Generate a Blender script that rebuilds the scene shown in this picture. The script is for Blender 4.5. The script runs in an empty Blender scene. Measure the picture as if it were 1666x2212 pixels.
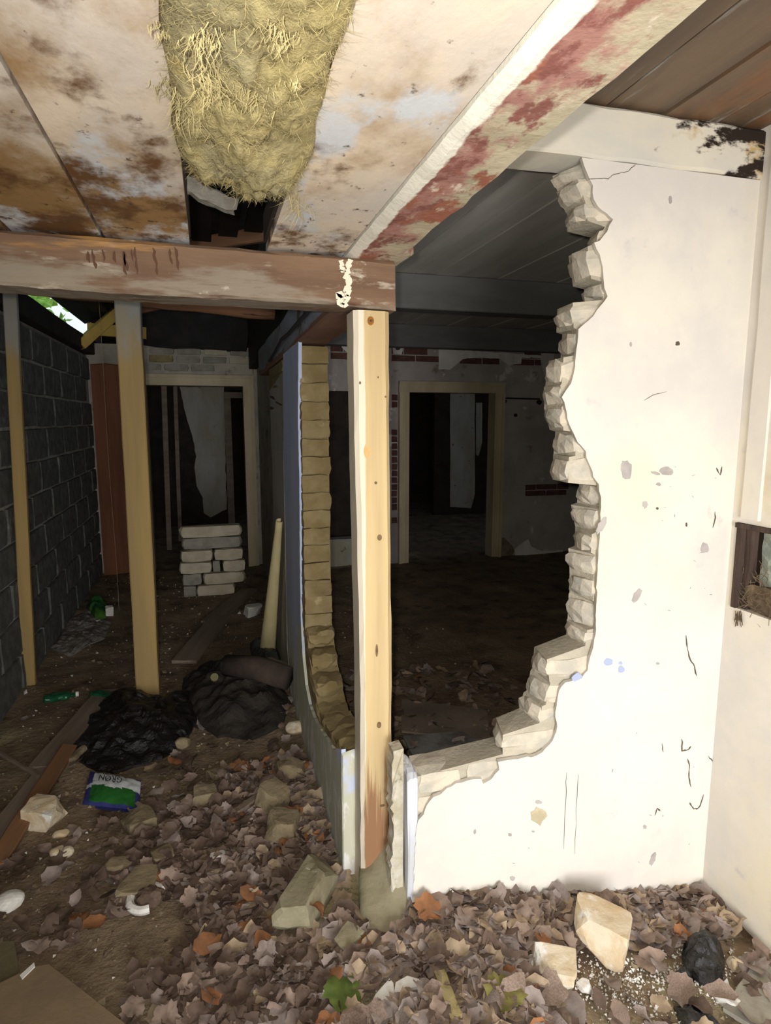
import bpy, bmesh, math, random
from mathutils import Vector, Matrix, noise, Euler
R = random.Random(7)
scn = bpy.context.scene
COL = scn.collection

# ------------------------------------------------------------------ camera, light, exposure
F, CX, CY = 1350.0, 833.0, 1106.0
PITCH, YAW, CAMH = math.radians(8.43), math.radians(15.7), 1.45
cam = bpy.data.cameras.new('camera')
cam.sensor_fit = 'HORIZONTAL'; cam.sensor_width = 36; cam.lens = F / 1666 * 36
cam.clip_start = 0.02; cam.clip_end = 200
camo = bpy.data.objects.new('camera', cam); COL.objects.link(camo)
camo.location = (0, 0, CAMH)
camo.rotation_euler = (math.radians(90) - PITCH, 0, -YAW)
scn.camera = camo

w = bpy.data.worlds.new('sky'); scn.world = w; w.use_nodes = True
nt = w.node_tree; nt.nodes.clear()
wo = nt.nodes.new('ShaderNodeOutputWorld'); bg = nt.nodes.new('ShaderNodeBackground')
tc = nt.nodes.new('ShaderNodeTexCoord'); sp = nt.nodes.new('ShaderNodeSeparateXYZ'); rp = nt.nodes.new('ShaderNodeValToRGB')
rp.color_ramp.elements[0].color = (0.75, 0.82, 0.85, 1); rp.color_ramp.elements[1].color = (0.50, 0.66, 0.95, 1)
nt.links.new(tc.outputs['Generated'], sp.inputs[0]); nt.links.new(sp.outputs['Z'], rp.inputs[0])
nt.links.new(rp.outputs[0], bg.inputs[0]); bg.inputs[1].default_value = 1.3
nt.links.new(bg.outputs[0], wo.inputs[0])

fl = bpy.data.lights.new('phone_flash', 'SPOT'); fl.energy = 84; fl.spot_size = math.radians(150); fl.spot_blend = 1.0; fl.shadow_soft_size = 0.012; fl.color = (1.0, 0.965, 0.90)
flo = bpy.data.objects.new('phone_flash', fl); COL.objects.link(flo)
flo.location = (-0.035, -0.01, CAMH + 0.02); flo.rotation_euler = (math.radians(84), 0, -YAW - math.radians(7))
dl = bpy.data.lights.new('doorway_daylight', 'AREA'); dl.shape = 'RECTANGLE'; dl.size = 1.0; dl.size_y = 1.5; dl.spread = math.radians(110); dl.energy = 50; dl.color = (0.97, 0.98, 1.0)
dlo = bpy.data.objects.new('doorway_daylight', dl); COL.objects.link(dlo)
dlo.location = (0.35, -1.5, 0.85); dlo.rotation_euler = (math.radians(78), 0, math.radians(-24))

scn.view_settings.view_transform = 'Standard'; scn.view_settings.look = 'None'
scn.view_settings.exposure = 0.0; scn.view_settings.gamma = 1.0; scn.view_settings.use_curve_mapping = False

# ------------------------------------------------------------------ helpers
def ray(px, py):
    x = (px - CX) / F; y = (py - CY) / F
    dn = y * math.cos(PITCH) + math.sin(PITCH); fw = math.cos(PITCH) - y * math.sin(PITCH)
    s, c = math.sin(YAW), math.cos(YAW)
    return Vector((fw * s + x * c, fw * c - x * s, -dn))
def on_y(px, py, Y): d = ray(px, py); return Vector((0, 0, CAMH)) + d * (Y / d.y)
def on_x(px, py, X): d = ray(px, py); return Vector((0, 0, CAMH)) + d * (X / d.x)
def on_z(px, py, Z): d = ray(px, py); return Vector((0, 0, CAMH)) + d * ((Z - CAMH) / d.z)
def N(x, y, z=0.0): return noise.noise(Vector((x, y, z)))
def sm(a, b, t):
    t = max(0.0, min(1.0, (t - a) / (b - a))); return t * t * (3 - 2 * t)
def gz(x, y):
    z = 0.022 * N(x * 2.1, y * 2.1, 3) + 0.012 * N(x * 6, y * 6, 9) + 0.006 * N(x * 17, y * 17, 2)
    z += -0.14 * sm(0.45, 1.5, x) * (1 - sm(1.75, 2.1, y))
    z += 0.03 * math.exp(-((x - 0.75) ** 2 / 0.2 + (y - 1.55) ** 2 / 0.02))
    if y > 2.2: z *= 0.8
    return z
def on_g(px, py):
    z = 0.0
    for _ in range(6):
        p = on_z(px, py, z); z = gz(p.x, p.y)
    return Vector((p.x, p.y, z))

def srgb(r, g, b):
    f = lambda v: ((v / 255 + 0.055) / 1.055) ** 2.4 if v / 255 > 0.04045 else v / 255 / 12.92
    return (f(r), f(g), f(b), 1)
MATS = {}
def mat(name, c1, c2=None, scale=6, stretch=(1, 1, 1), layers=(), rough=0.85, bump=0.3, bscale=40, bdist=0.01, bstretch=None, spec=0.3, alpha=None, trans=0.0, lohi=(0.35, 0.65)):
    """base = two colours over noise; layers = (colour, scale, lo, hi, stretch, (axis, a, b, weight))"""
    if name in MATS: return MATS[name]
    m = bpy.data.materials.new(name); m.use_nodes = True; MATS[name] = m
    t = m.node_tree; L = t.links; nn = t.nodes; b = nn['Principled BSDF']
    tcn = nn.new('ShaderNodeTexCoord'); geo = nn.new('ShaderNodeNewGeometry'); oi = nn.new('ShaderNodeObjectInfo')
    off = nn.new('ShaderNodeVectorMath'); off.operation = 'MULTIPLY_ADD'
    cmb = nn.new('ShaderNodeCombineXYZ'); L.new(oi.outputs['Random'], cmb.inputs[0]); L.new(oi.outputs['Random'], cmb.inputs[1])
    L.new(cmb.outputs[0], off.inputs[0]); off.inputs[1].default_value = (17, 9, 0); L.new(tcn.outputs['Object'], off.inputs[2])
    def nz(sc, st, det=6):
        mp = nn.new('ShaderNodeMapping'); mp.inputs['Scale'].default_value = st; L.new(off.outputs[0], mp.inputs[0])
        n = nn.new('ShaderNodeTexNoise'); n.inputs['Scale'].default_value = sc; n.inputs['Detail'].default_value = det; n.inputs['Roughness'].default_value = 0.62
        L.new(mp.outputs[0], n.inputs['Vector']); return n.outputs['Fac']
    def mr(src, lo, hi):
        q = nn.new('ShaderNodeMapRange'); q.inputs[1].default_value = lo; q.inputs[2].default_value = hi
        q.interpolation_type = 'SMOOTHSTEP'; L.new(src, q.inputs[0]); return q.outputs[0]
    def mix(fac, a, c):
        q = nn.new('ShaderNodeMix'); q.data_type = 'RGBA'; L.new(fac, q.inputs[0])
        if isinstance(a, tuple): q.inputs[6].default_value = a
        else: L.new(a, q.inputs[6])
        q.inputs[7].default_value = c; return q.outputs[2]
    cur = mix(mr(nz(scale, stretch), *lohi), c1, c2 or c1)
    for ly in layers:
        c, sc, lo, hi = ly[:4]; st = ly[4] if len(ly) > 4 and ly[4] else (1, 1, 1)
        v = nz(sc, st, 8)
        for g in ly[5:]:
            ax, a0, a1, wt = g
            s3 = nn.new('ShaderNodeSeparateXYZ'); L.new(geo.outputs['Position'], s3.inputs[0])
            q = nn.new('ShaderNodeMapRange'); L.new(s3.outputs['XYZ'.index(ax)], q.inputs[0])
            q.inputs[1].default_value = a0; q.inputs[2].default_value = a1; q.inputs[3].default_value = -wt; q.inputs[4].default_value = wt
            ad = nn.new('ShaderNodeMath'); ad.operation = 'ADD'; L.new(v, ad.inputs[0]); L.new(q.outputs[0], ad.inputs[1]); v = ad.outputs[0]
        cur = mix(mr(v, lo, hi), cur, c)
    if isinstance(cur, tuple): b.inputs['Base Color'].default_value = cur
    else: L.new(cur, b.inputs['Base Color'])
    b.inputs['Roughness'].default_value = rough
    b.inputs['Specular IOR Level'].default_value = spec
    if trans: b.inputs['Transmission Weight'].default_value = trans
    if alpha is not None: b.inputs['Alpha'].default_value = alpha
    if bump:
        bp = nn.new('ShaderNodeBump'); bp.inputs['Strength'].default_value = bump; bp.inputs['Distance'].default_value = bdist
        L.new(nz(bscale, bstretch or stretch, 8), bp.inputs['Height']); L.new(bp.outputs[0], b.inputs['Normal'])
    return m

class MB:
    """collects vertices and faces in world space; build() links them as ONE mesh object"""
    def __init__(s): s.v = []; s.f = []; s.mi = []
    def add(s, vs, fs, mi=0):
        k = len(s.v); s.v += [Vector(p) for p in vs]; s.f += [[i + k for i in f] for f in fs]; s.mi += [mi] * len(fs); return s
    def box(s, a, b, mi=0):
        (x0, y0, z0), (x1, y1, z1) = a, b
        return s.add([(x0, y0, z0), (x1, y0, z0), (x1, y1, z0), (x0, y1, z0), (x0, y0, z1), (x1, y0, z1), (x1, y1, z1), (x0, y1, z1)],
                     [(0, 3, 2, 1), (4, 5, 6, 7), (0, 1, 5, 4), (1, 2, 6, 5), (2, 3, 7, 6), (3, 0, 4, 7)], mi)
    def prism(s, front, back, mi=0):
        n = len(front)
        return s.add(list(front) + list(back), [tuple(range(n)), tuple(range(2 * n - 1, n - 1, -1))] + [((i + 1) % n, i, i + n, (i + 1) % n + n) for i in range(n)], mi)
    def timber(s, p0, p1, wd, ht, up=(0, 0, 1), seg=8, jit=0.003, ch=0.12, rnd=None, ends=0.0, mi=0):
        rnd = rnd or R
        p0, p1 = Vector(p0), Vector(p1); d = (p1 - p0).normalized(); up = Vector(up); sx = d.cross(up).normalized(); up = sx.cross(d).normalized()
        c = ch * min(wd, ht); W, H = wd / 2, ht / 2
        prof = [(-W + c, -H), (W - c, -H), (W, -H + c), (W, H - c), (W - c, H), (-W + c, H), (-W, H - c), (-W, -H + c)]
        vs, fs = [], []
        for i in range(seg + 1):
            t = i / seg; base = p0.lerp(p1, t); jx, jz = rnd.uniform(-jit, jit), rnd.uniform(-jit, jit)
            for (a, b2) in prof:
                e = rnd.uniform(-ends, ends) if i in (0, seg) else 0
                vs.append(base + sx * (a + jx + rnd.uniform(-jit, jit) * .5) + up * (b2 + jz + rnd.uniform(-jit, jit) * .5) + d * e)
        for i in range(seg):
            for j in range(8):
                fs.append((i * 8 + j, i * 8 + (j + 1) % 8, (i + 1) * 8 + (j + 1) % 8, (i + 1) * 8 + j))
        fs.append(tuple(range(7, -1, -1))); fs.append(tuple(seg * 8 + j for j in range(8)))
        return s.add(vs, fs, mi)
    def tube(s, pts, rad, n=8, mi=0):
        pts = [Vector(p) for p in pts]; vs, fs = [], []
        for i, p in enumerate(pts):
            d = (pts[min(i + 1, len(pts) - 1)] - pts[max(i - 1, 0)]).normalized()
            a = d.orthogonal().normalized() if abs(d.z) > 0.95 else d.cross(Vector((0, 0, 1))).normalized()
            b2 = d.cross(a); r = rad[i] if isinstance(rad, (list, tuple)) else rad
            for j in range(n):
                an = 2 * math.pi * j / n; vs.append(p + (a * math.cos(an) + b2 * math.sin(an)) * r)
        for i in range(len(pts) - 1):
            for j in range(n): fs.append((i * n + j, i * n + (j + 1) % n, (i + 1) * n + (j + 1) % n, (i + 1) * n + j))
        fs.append(tuple(range(n - 1, -1, -1))); fs.append(tuple((len(pts) - 1) * n + j for j in range(n)))
        return s.add(vs, fs, mi)
    def hexa(s, c8, n=2, jit=0.003, rndc=0.06, seed=0, mi=0):
        """8 corners (bottom 4 ccw, top 4) -> subdivided, rounded, jittered block"""
        rr = random.Random(seed); c8 = [Vector(c) for c in c8]; idx = {}; vs, fs = [], []
        def P(u, v, t):
            ex = sum(1 for q in (u, v, t) if q in (0, n))
            k = (u, v, t)
            if k in idx: return idx[k]
            a, b2, c = u / n, v / n, t / n
            if ex >= 2:
                a = a + (0.5 - a) * rndc * (ex - 1); b2 = b2 + (0.5 - b2) * rndc * (ex - 1); c = c + (0.5 - c) * rndc * (ex - 1)
            lo = c8[0].lerp(c8[1], a).lerp(c8[3].lerp(c8[2], a), b2); hi = c8[4].lerp(c8[5], a).lerp(c8[7].lerp(c8[6], a), b2)
            p = lo.lerp(hi, c) + Vector((rr.uniform(-jit, jit), rr.uniform(-jit, jit), rr.uniform(-jit, jit)))
            idx[k] = len(vs); vs.append(p); return idx[k]
        for i in range(n):
            for j in range(n):
                fs.append((P(i, j, 0), P(i, j + 1, 0), P(i + 1, j + 1, 0), P(i + 1, j, 0)))
                fs.append((P(i, j, n), P(i + 1, j, n), P(i + 1, j + 1, n), P(i, j + 1, n)))
                fs.append((P(i, 0, j), P(i + 1, 0, j), P(i + 1, 0, j + 1), P(i, 0, j + 1)))
                fs.append((P(i, n, j), P(i, n, j + 1), P(i + 1, n, j + 1), P(i + 1, n, j)))
                fs.append((P(0, i, j), P(0, i, j + 1), P(0, i + 1, j + 1), P(0, i + 1, j)))
                fs.append((P(n, i, j), P(n, i + 1, j), P(n, i + 1, j + 1), P(n, i, j + 1)))
        return s.add(vs, fs, mi)
    def build(s, name, m=None, parent=None, base=None, smooth=False):
        me = bpy.data.meshes.new(name)
        if parent is not None: o0 = Vector(parent['_w'])
        elif base is not None: o0 = Vector(base)
        else:
            xs = [p.x for p in s.v]; ys = [p.y for p in s.v]; zs = [p.z for p in s.v]
            o0 = Vector(((min(xs) + max(xs)) / 2, (min(ys) + max(ys)) / 2, min(zs)))
        me.from_pydata([p - o0 for p in s.v], [], s.f); me.update()
        ms = m if isinstance(m, (list, tuple)) else [m]
        for q in ms:
            if q: me.materials.append(q)
        if len(ms) > 1:
            for p, i in zip(me.polygons, s.mi): p.material_index = i
        if smooth:
            for p in me.polygons: p.use_smooth = True
        o = bpy.data.objects.new(name, me); COL.objects.link(o)
        if parent is not None: o.parent = parent; o['_w'] = tuple(o0)
        else: o.location = o0; o['_w'] = tuple(o0)
        return o
def tag(o, label, cat, group=None, kind=None):
    o['label'] = label; o['category'] = cat
    if group: o['group'] = group
    if kind: o['kind'] = kind
    return o
def struct(o): o['kind'] = 'structure'; return o
def empty(name, loc):
    o = bpy.data.objects.new(name, None); COL.objects.link(o); o.location = loc; o['_w'] = tuple(loc); o.empty_display_size = .05; return o
def box8(x0, x1, y0, y1, z0, z1): return [(x0, y0, z0), (x1, y0, z0), (x1, y1, z0), (x0, y1, z0), (x0, y0, z1), (x1, y0, z1), (x1, y1, z1), (x0, y1, z1)]
def ragged(pts, amp, step, seed=0):
    """resample a polyline of Vectors and roughen it"""
    rr = random.Random(seed); out = []
    for a, b2 in zip(pts[:-1], pts[1:]):
        a, b2 = Vector(a), Vector(b2); n = max(1, int((b2 - a).length / step))
        for i in range(n):
            p = a.lerp(b2, i / n)
            if i: p = p + Vector([rr.uniform(-amp, amp) if abs((b2 - a).length) > 0 else 0 for _ in range(3)])
            out.append(p)
    out.append(Vector(pts[-1])); return out
def tri(o):
    bm = bmesh.new(); bm.from_mesh(o.data); bmesh.ops.triangulate(bm, faces=[f for f in bm.faces if len(f.verts) > 4]); bmesh.ops.recalc_face_normals(bm, faces=bm.faces); bm.to_mesh(o.data); bm.free(); return o
def ribbon(mb, pts, wd, nrm, seed=0):
    """thin wiggly mark lying on a surface; 1 mm thick"""
    rr = random.Random(seed); nrm = Vector(nrm); vs = []; fs = []; n = len(pts)
    for i, p in enumerate(pts):
        p = Vector(p); d = (Vector(pts[min(i + 1, n - 1)]) - Vector(pts[max(i - 1, 0)])).normalized(); sd = d.cross(nrm).normalized()
        ww = wd * rr.uniform(.4, 1.2) * (0.3 if i in (0, n - 1) else 1)
        vs += [p - sd * ww / 2 + nrm * .001, p + sd * ww / 2 + nrm * .001, p - sd * ww / 2 - nrm * .001, p + sd * ww / 2 - nrm * .001]
    for i in range(n - 1):
        a = 4 * i; fs += [(a, a + 1, a + 5, a + 4), (a + 1, a + 3, a + 7, a + 5), (a, a + 4, a + 6, a + 2)]
    mb.add(vs, fs)
def rock(name, loc, dims, rot=(0, 0, 0), seed=0, m=None, boxy=0.0, cuts=7, sub=3, amp=0.06, sink=0.12, parent=None):
    rr = random.Random(seed); bm = bmesh.new(); bmesh.ops.create_icosphere(bm, subdivisions=sub, radius=1)
    pl = []
    if boxy:
        for ax in range(3):
            for sgn in (-1, 1):
                n = Vector([rr.uniform(-.12, .12) for _ in range(3)]); n[ax] += sgn; pl.append((n.normalized(), boxy * rr.uniform(.9, 1.1)))
    for _ in range(cuts):
        pl.append((Vector([rr.gauss(0, 1) for _ in range(3)]).normalized(), rr.uniform(.62, .9)))
    for v in bm.verts:
        p = v.co.copy() * (1.25 if boxy else 1)
        for n, d in pl:
            e = p.dot(n) - d
            if e > 0: p -= n * e
        p += p.normalized() * amp * noise.noise(p * 2.6 + Vector((seed, 0, 0)))
        p += p.normalized() * amp * .35 * noise.noise(p * 8 + Vector((0, seed, 0)))
        v.co = Vector((p.x * dims[0] / 2, p.y * dims[1] / 2, p.z * dims[2] / 2))
    bmesh.ops.rotate(bm, verts=bm.verts, matrix=Euler(rot).to_matrix())
    zmin = min(v.co.z for v in bm.verts)
    for v in bm.verts: v.co.z -= zmin + sink * dims[2]
    me = bpy.data.meshes.new(name); bm.to_mesh(me); bm.free()
    for p in me.polygons: p.use_smooth = False
    me.materials.append(m); o = bpy.data.objects.new(name, me); COL.objects.link(o)
    if parent is not None: o.parent = parent; o.location = Vector(loc) - Vector(parent['_w'])
    else: o.location = loc
    o['_w'] = tuple(loc); return o
def mound(outline, H, seed=0, rings=12, edge=0.012, amp=0.01, ridge=0.0, freq=14, flat=0.0, base=None, nseg=64):
    """crumpled or lumpy sheet filling a ground outline (world xy), closed below; returns MB"""
    pts = [Vector((p[0], p[1], 0)) for p in outline]; L = []
    tot = 0; seg = []
    for i in range(len(pts)):
        a, b2 = pts[i], pts[(i + 1) % len(pts)]; seg.append((tot, a, b2, (b2 - a).length)); tot += (b2 - a).length
    for k in range(nseg):
        t = tot * k / nseg
        for s0, a, b2, l in seg:
            if s0 <= t <= s0 + l + 1e-9: L.append(a.lerp(b2, (t - s0) / max(l, 1e-9))); break
    c = sum(L, Vector()) / len(L); mb = MB(); vs = [Vector((c.x, c.y, 0))]; fs = []
    for r in range(1, rings + 1):
        q = (r / rings)
        for p in L: vs.append(c.lerp(p, q))
    n = len(L); out = []
    for i, v in enumerate(vs):
        q = 0 if i == 0 else ((i - 1) // n + 1) / rings
        g = gz(v.x, v.y) if base is None else base
        h = edge + H * (1 - q ** (2 + flat * 6)) * (0.75 + 0.5 * N(v.x * 5, v.y * 5, seed))
        rd = 1 - abs(N(v.x * freq, v.y * freq, seed + 5)) * 2
        h += ridge * rd * (1 - q ** 4) + amp * N(v.x * freq * 1.7, v.y * freq * 1.7, seed + 2)
        jx = ridge * .5 * N(v.x * 20, v.y * 20, seed + 7)
        out.append(Vector((v.x + jx, v.y + jx, g + max(h, 0.003))))
    for k in range(n): fs.append((0, 1 + k, 1 + (k + 1) % n))
    for r in range(rings - 1):
        a = 1 + r * n; b2 = a + n
        for k in range(n): fs.append((a + k, b2 + k, b2 + (k + 1) % n, a + (k + 1) % n))
    lo = len(out); a = 1 + (rings - 1) * n
    for k in range(n):
        v = out[a + k]; out.append(Vector((v.x, v.y, v.z - edge - 0.03)))
    for k in range(n): fs.append((a + k, lo + k, lo + (k + 1) % n, a + (k + 1) % n))
    fs.append(tuple(lo + k for k in range(n - 1, -1, -1)))
    mb.add(out, fs); return mb

# ------------------------------------------------------------------ materials
m_plaster = mat('white_plaster', srgb(220, 212, 198), srgb(206, 200, 192), 3.0, rough=.92, bump=.25, bscale=60, bdist=.002,
                layers=[(srgb(226, 212, 180), 1.1, .5, .75), (srgb(196, 190, 186), 9, .62, .75), (srgb(190, 170, 130), 2.0, .72, .95, None, ('X', 1.0, 1.6, .12))])
m_core = mat('lime_mortar', srgb(168, 160, 142), srgb(188, 178, 158), 9, rough=.95, bump=.7, bscale=70, bdist=.006)
m_brick_pale = mat('mortar_smeared_brick', srgb(178, 172, 158), srgb(204, 192, 172), 14, rough=.95, bump=.6, bscale=55, bdist=.005,
                   layers=[(srgb(146, 142, 130), 6, .55, .75)])
m_brick_yellow = mat('yellow_brick', srgb(132, 114, 76), srgb(148, 132, 96), 11, rough=.95, bump=.6, bscale=60, bdist=.005,
                     layers=[(srgb(178, 162, 126), 18, .6, .78), (srgb(118, 100, 66), 5, .5, .75)])
m_blue = mat('blue_limewash', srgb(192, 200, 224), srgb(176, 184, 208), 4, (1, 1, .25), rough=.9, bump=.3, bscale=50, bdist=.003,
             layers=[(srgb(192, 190, 168), 7, .46, .6, (1, 1, .5), ('Z', .75, .15, .26)), (srgb(150, 146, 128), 14, .66, .74), (srgb(214, 212, 204), 26, .60, .68, (1, 1, .3), ('Z', .8, .1, .12))])
m_greyplaster = mat('grey_plaster', srgb(186, 176, 160), srgb(160, 152, 140), 4, rough=.95, bump=.4, bscale=40, bdist=.004, layers=[(srgb(112, 100, 86), 6, .56, .72)])
m_creamplaster = mat('old_cream_plaster', srgb(180, 176, 168), srgb(164, 156, 134), 5, (1, 1, .4), rough=.92, bump=.5, bscale=40, bdist=.005, layers=[(srgb(108, 84, 56), 12, .64, .72)])
m_block = mat('concrete_block', srgb(106, 106, 100), srgb(84, 84, 80), 16, rough=.97, bump=.9, bscale=120, bdist=.006, layers=[(srgb(156, 156, 150), 5, .56, .8)])
m_joint = mat('block_mortar', srgb(186, 184, 172), srgb(158, 156, 146), 9, rough=.96, bump=.7, bscale=60, bdist=.006)
m_ceil = mat('mouldy_painted_board', srgb(226, 208, 184), srgb(206, 196, 186), 4, (1, .5, 1), rough=.75, bump=.35, bscale=70, bdist=.003,
             layers=[(srgb(156, 122, 78), 3.0, .50, .70, (1, .6, 1), ('Y', .2, 1.5, .10), ('X', .5, -.5, .07)),
                     (srgb(206, 208, 212), 5, .54, .64, (1, .6, 1), ('Y', .6, 1.8, .1)),
                     (srgb(104, 72, 42), 9, .56, .74, (1, .7, 1), ('Y', .1, 1.6, .10), ('X', .5, -.5, .07)),
                     (srgb(88, 70, 52), 34, .62, .72, (1, .7, 1), ('Y', .2, 1.75, .06))])
m_red = mat('peeling_red_white_paint', srgb(196, 184, 158), srgb(176, 166, 140), 5, rough=.8, bump=.6, bscale=45, bdist=.004,
            layers=[(srgb(168, 122, 112), 12, .46, .62, (1, .6, 1), ('X', .56, .40, .11)), (srgb(136, 86, 78), 20, .52, .62, (1, .6, 1), ('X', .54, .40, .08)), (srgb(158, 100, 80), 4.2, .56, .60, (1, .6, 1), ('X', .56, .42, .04)), (srgb(222, 208, 190), 22, .60, .72, (1, .5, 1)),
                    (srgb(92, 70, 52), 26, .68, .76), (srgb(236, 232, 218), 14, .45, .56, (1, .4, 1), ('X', .43, .378, .5))])
m_frontbeam = mat('weathered_painted_beam', srgb(104, 80, 62), srgb(124, 98, 76), 5, (.25, 1, 2), rough=.8, bump=.5, bscale=30, bdist=.004, bstretch=(.2, 1, 3),
                  layers=[(srgb(134, 122, 106), 9, .48, .62, (.35, 1, 1.8), ('Z', 1.90, 1.75, .12), ('X', .45, -.7, .07)), (srgb(88, 62, 46), 9, .54, .68, (.3, 1, 2)),
                          (srgb(164, 122, 72), 7, .62, .72, (.3, 1, 2.2), ('Z', 1.76, 1.90, .1)), (srgb(164, 152, 134), 15, .60, .70, (.4, 1, 1.6)), (srgb(186, 176, 158), 18, .66, .74, (.5, 1, 1))])
m_whitebeam = mat('white_painted_beam', srgb(214, 206, 188), srgb(200, 196, 186), 5, (.6, 1, 1.4), rough=.8, bump=.25, bscale=40, bdist=.002,
                  layers=[(srgb(188, 156, 92), 7, .60, .74, None, ('X', 1.0, 1.6, .14)), (srgb(40, 30, 22), 11, .62, .70, (.7, 1, 1.5), ('X', .85, 1.62, .20), ('Z', 2.13, 2.27, .10))])
m_post = mat('yellow_pine_post', srgb(200, 176, 130), srgb(182, 158, 116), 6, (2, 2, .12), rough=.7, bump=.25, bscale=30, bdist=.002, bstretch=(3, 3, .15),
             layers=[(srgb(216, 158, 96), 3.2, .60, .75, (1, 1, .6)), (srgb(146, 108, 76), 14, .46, .62, (4, 4, .12), ('Z', .75, .05, .34)), (srgb(128, 118, 98), 4, .66, .8, (1, 1, .7)),
                     (srgb(216, 204, 182), 9, .46, .56, (1, 1, .1), ('X', .435, .398, .4))])
m_prop = mat('pine_prop', srgb(170, 142, 88), srgb(152, 128, 84), 6, (2, 2, .12), rough=.75, bump=.25, bscale=30, bdist=.002, bstretch=(3, 3, .15),
             layers=[(srgb(150, 148, 140), 3, .5, .7, (1, 1, .4), ('Z', 1.2, 2.1, .25)), (srgb(104, 72, 42), 5, .70, .78, (1, 1, 1.2))])
m_log = mat('old_log', srgb(150, 108, 78), srgb(124, 90, 66), 5, (.25, 2, 2), rough=.85, bump=.5, bscale=20, bdist=.004, layers=[(srgb(60, 40, 28), 9, .6, .7, (.3, 2, 2))])
m_darkwood = mat('brown_stained_board', srgb(112, 92, 72), srgb(86, 72, 60), 4, (2, .3, 1), rough=.5, spec=.4, bump=.4, bscale=12, bdist=.006, bstretch=(2, .4, 1),
                 layers=[(srgb(128, 90, 60), 3, .56, .72, (1.5, .4, 1)), (srgb(142, 138, 130), 7, .60, .68, (2.5, .25, 1))])
m_greyboard = mat('grey_painted_board', srgb(206, 200, 190), srgb(190, 184, 174), 4, (2, .3, 1), rough=.7, bump=.2, bscale=20, bdist=.002, layers=[(srgb(150, 140, 126), 9, .68, .76)])
m_joist = mat('dark_grey_joist', srgb(112, 110, 106), srgb(96, 94, 90), 4, (.3, 1, 1), rough=.7, bump=.3, bscale=20, bdist=.003)
m_black = mat('roofing_felt', srgb(34, 32, 31), srgb(46, 43, 41), 6, rough=.8, bump=.5, bscale=14, bdist=.01)
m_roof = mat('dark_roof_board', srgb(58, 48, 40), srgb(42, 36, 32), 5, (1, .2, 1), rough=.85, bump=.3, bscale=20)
m_dirt = mat('dirt_floor', srgb(146, 126, 100), srgb(120, 102, 82), 7, rough=.98, bump=1, bscale=45, bdist=.015,
             layers=[(srgb(168, 156, 120), 2.2, .50, .66, None, ('Y', 2.4, 1.0, .06)), (srgb(90, 70, 54), 5, .50, .7), (srgb(176, 164, 142), 38, .64, .7)])
m_concrete = mat('greenish_concrete', srgb(150, 142, 116), srgb(134, 126, 100), 6, rough=.95, bump=.6, bscale=50, bdist=.005, layers=[(srgb(186, 178, 158), 24, .66, .72)])
m_stone = mat('tan_stone', srgb(144, 130, 102), srgb(120, 106, 82), 9, rough=.95, bump=.7, bscale=26, bdist=.01, layers=[(srgb(168, 156, 128), 14, .58, .7)])
m_stonel = mat('pale_rock', srgb(214, 200, 174), srgb(196, 172, 136), 12, rough=.9, bump=.6, bscale=24, bdist=.01, layers=[(srgb(226, 222, 212), 14, .55, .66), (srgb(170, 136, 96), 20, .64, .72)])
m_white = mat('white_plaster_lump', srgb(226, 222, 214), srgb(206, 200, 190), 20, rough=.9, bump=.5, bscale=40, bdist=.004)
m_bag = mat('black_plastic_bag', srgb(20, 18, 19), srgb(28, 25, 26), 8, rough=.28, spec=.6, bump=.9, bscale=22, bdist=.02, layers=[(srgb(70, 56, 44), 9, .68, .76)])
m_bagk = mat('glossy_black_bag', srgb(16, 15, 16), srgb(20, 19, 20), 8, rough=.16, spec=.7, bump=.9, bscale=50, bdist=.01)
m_green = mat('green_plastic', srgb(20, 74, 48), srgb(30, 96, 60), 10, rough=.12, spec=.8, bump=.6, bscale=40, bdist=.006)
m_whitebrick = mat('white_brick', srgb(196, 184, 162), srgb(178, 166, 142), 9, rough=.92, bump=.4, bscale=50, bdist=.004)
m_greybrick = mat('grey_brick', srgb(158, 152, 138), srgb(136, 130, 118), 10, rough=.95, bump=.5, bscale=50, bdist=.004)
m_redbrick = mat('dark_red_brick', srgb(110, 76, 66), srgb(88, 62, 54), 20, rough=.95, bump=.6, bscale=60, bdist=.005)
m_frame = mat('cream_door_paint', srgb(204, 188, 156), srgb(186, 170, 138), 6, (1, 1, .3), rough=.6, bump=.2, bscale=40, layers=[(srgb(130, 104, 76), 16, .68, .74)])
m_backwall = mat('dim_back_plaster', srgb(186, 176, 168), srgb(164, 154, 146), 2.4, rough=.95, bump=.3, bscale=30, bdist=.004,
                 layers=[(srgb(214, 208, 200), 3, .6, .64, None, ('Z', .2, 2.1, .04)), (srgb(138, 120, 104), 5, .60, .7)])
m_ply = mat('reddish_plywood', srgb(138, 88, 60), srgb(112, 72, 50), 4, (3, 3, .2), rough=.75, bump=.3, bscale=12, bstretch=(3, 3, .2))
m_plank = mat('dirty_plank', srgb(140, 124, 108), srgb(120, 104, 88), 5, (.2, 2, 2), rough=.85, bump=.4, bscale=20, bstretch=(.2, 2, 2))
m_plankb = mat('brown_plank', srgb(136, 98, 66), srgb(116, 84, 58), 5, (.2, 2, 2), rough=.85, bump=.4, bscale=20, bstretch=(.2, 2, 2))
m_fibre = mat('fibreboard', srgb(134, 114, 88), srgb(122, 104, 82), 7, rough=.85, bump=.2, bscale=60)
m_wool = mat('mineral_wool', srgb(164, 150, 104), srgb(142, 134, 104), 7, rough=1, bump=.7, bscale=60, bdist=.012, spec=.05,
             layers=[(srgb(112, 106, 86), 9, .5, .72), (srgb(188, 168, 112), 14, .58, .72)])
m_woolf = mat('wool_fibre', srgb(196, 180, 130), srgb(160, 148, 108), 10, rough=1, bump=0, spec=.05)
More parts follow.
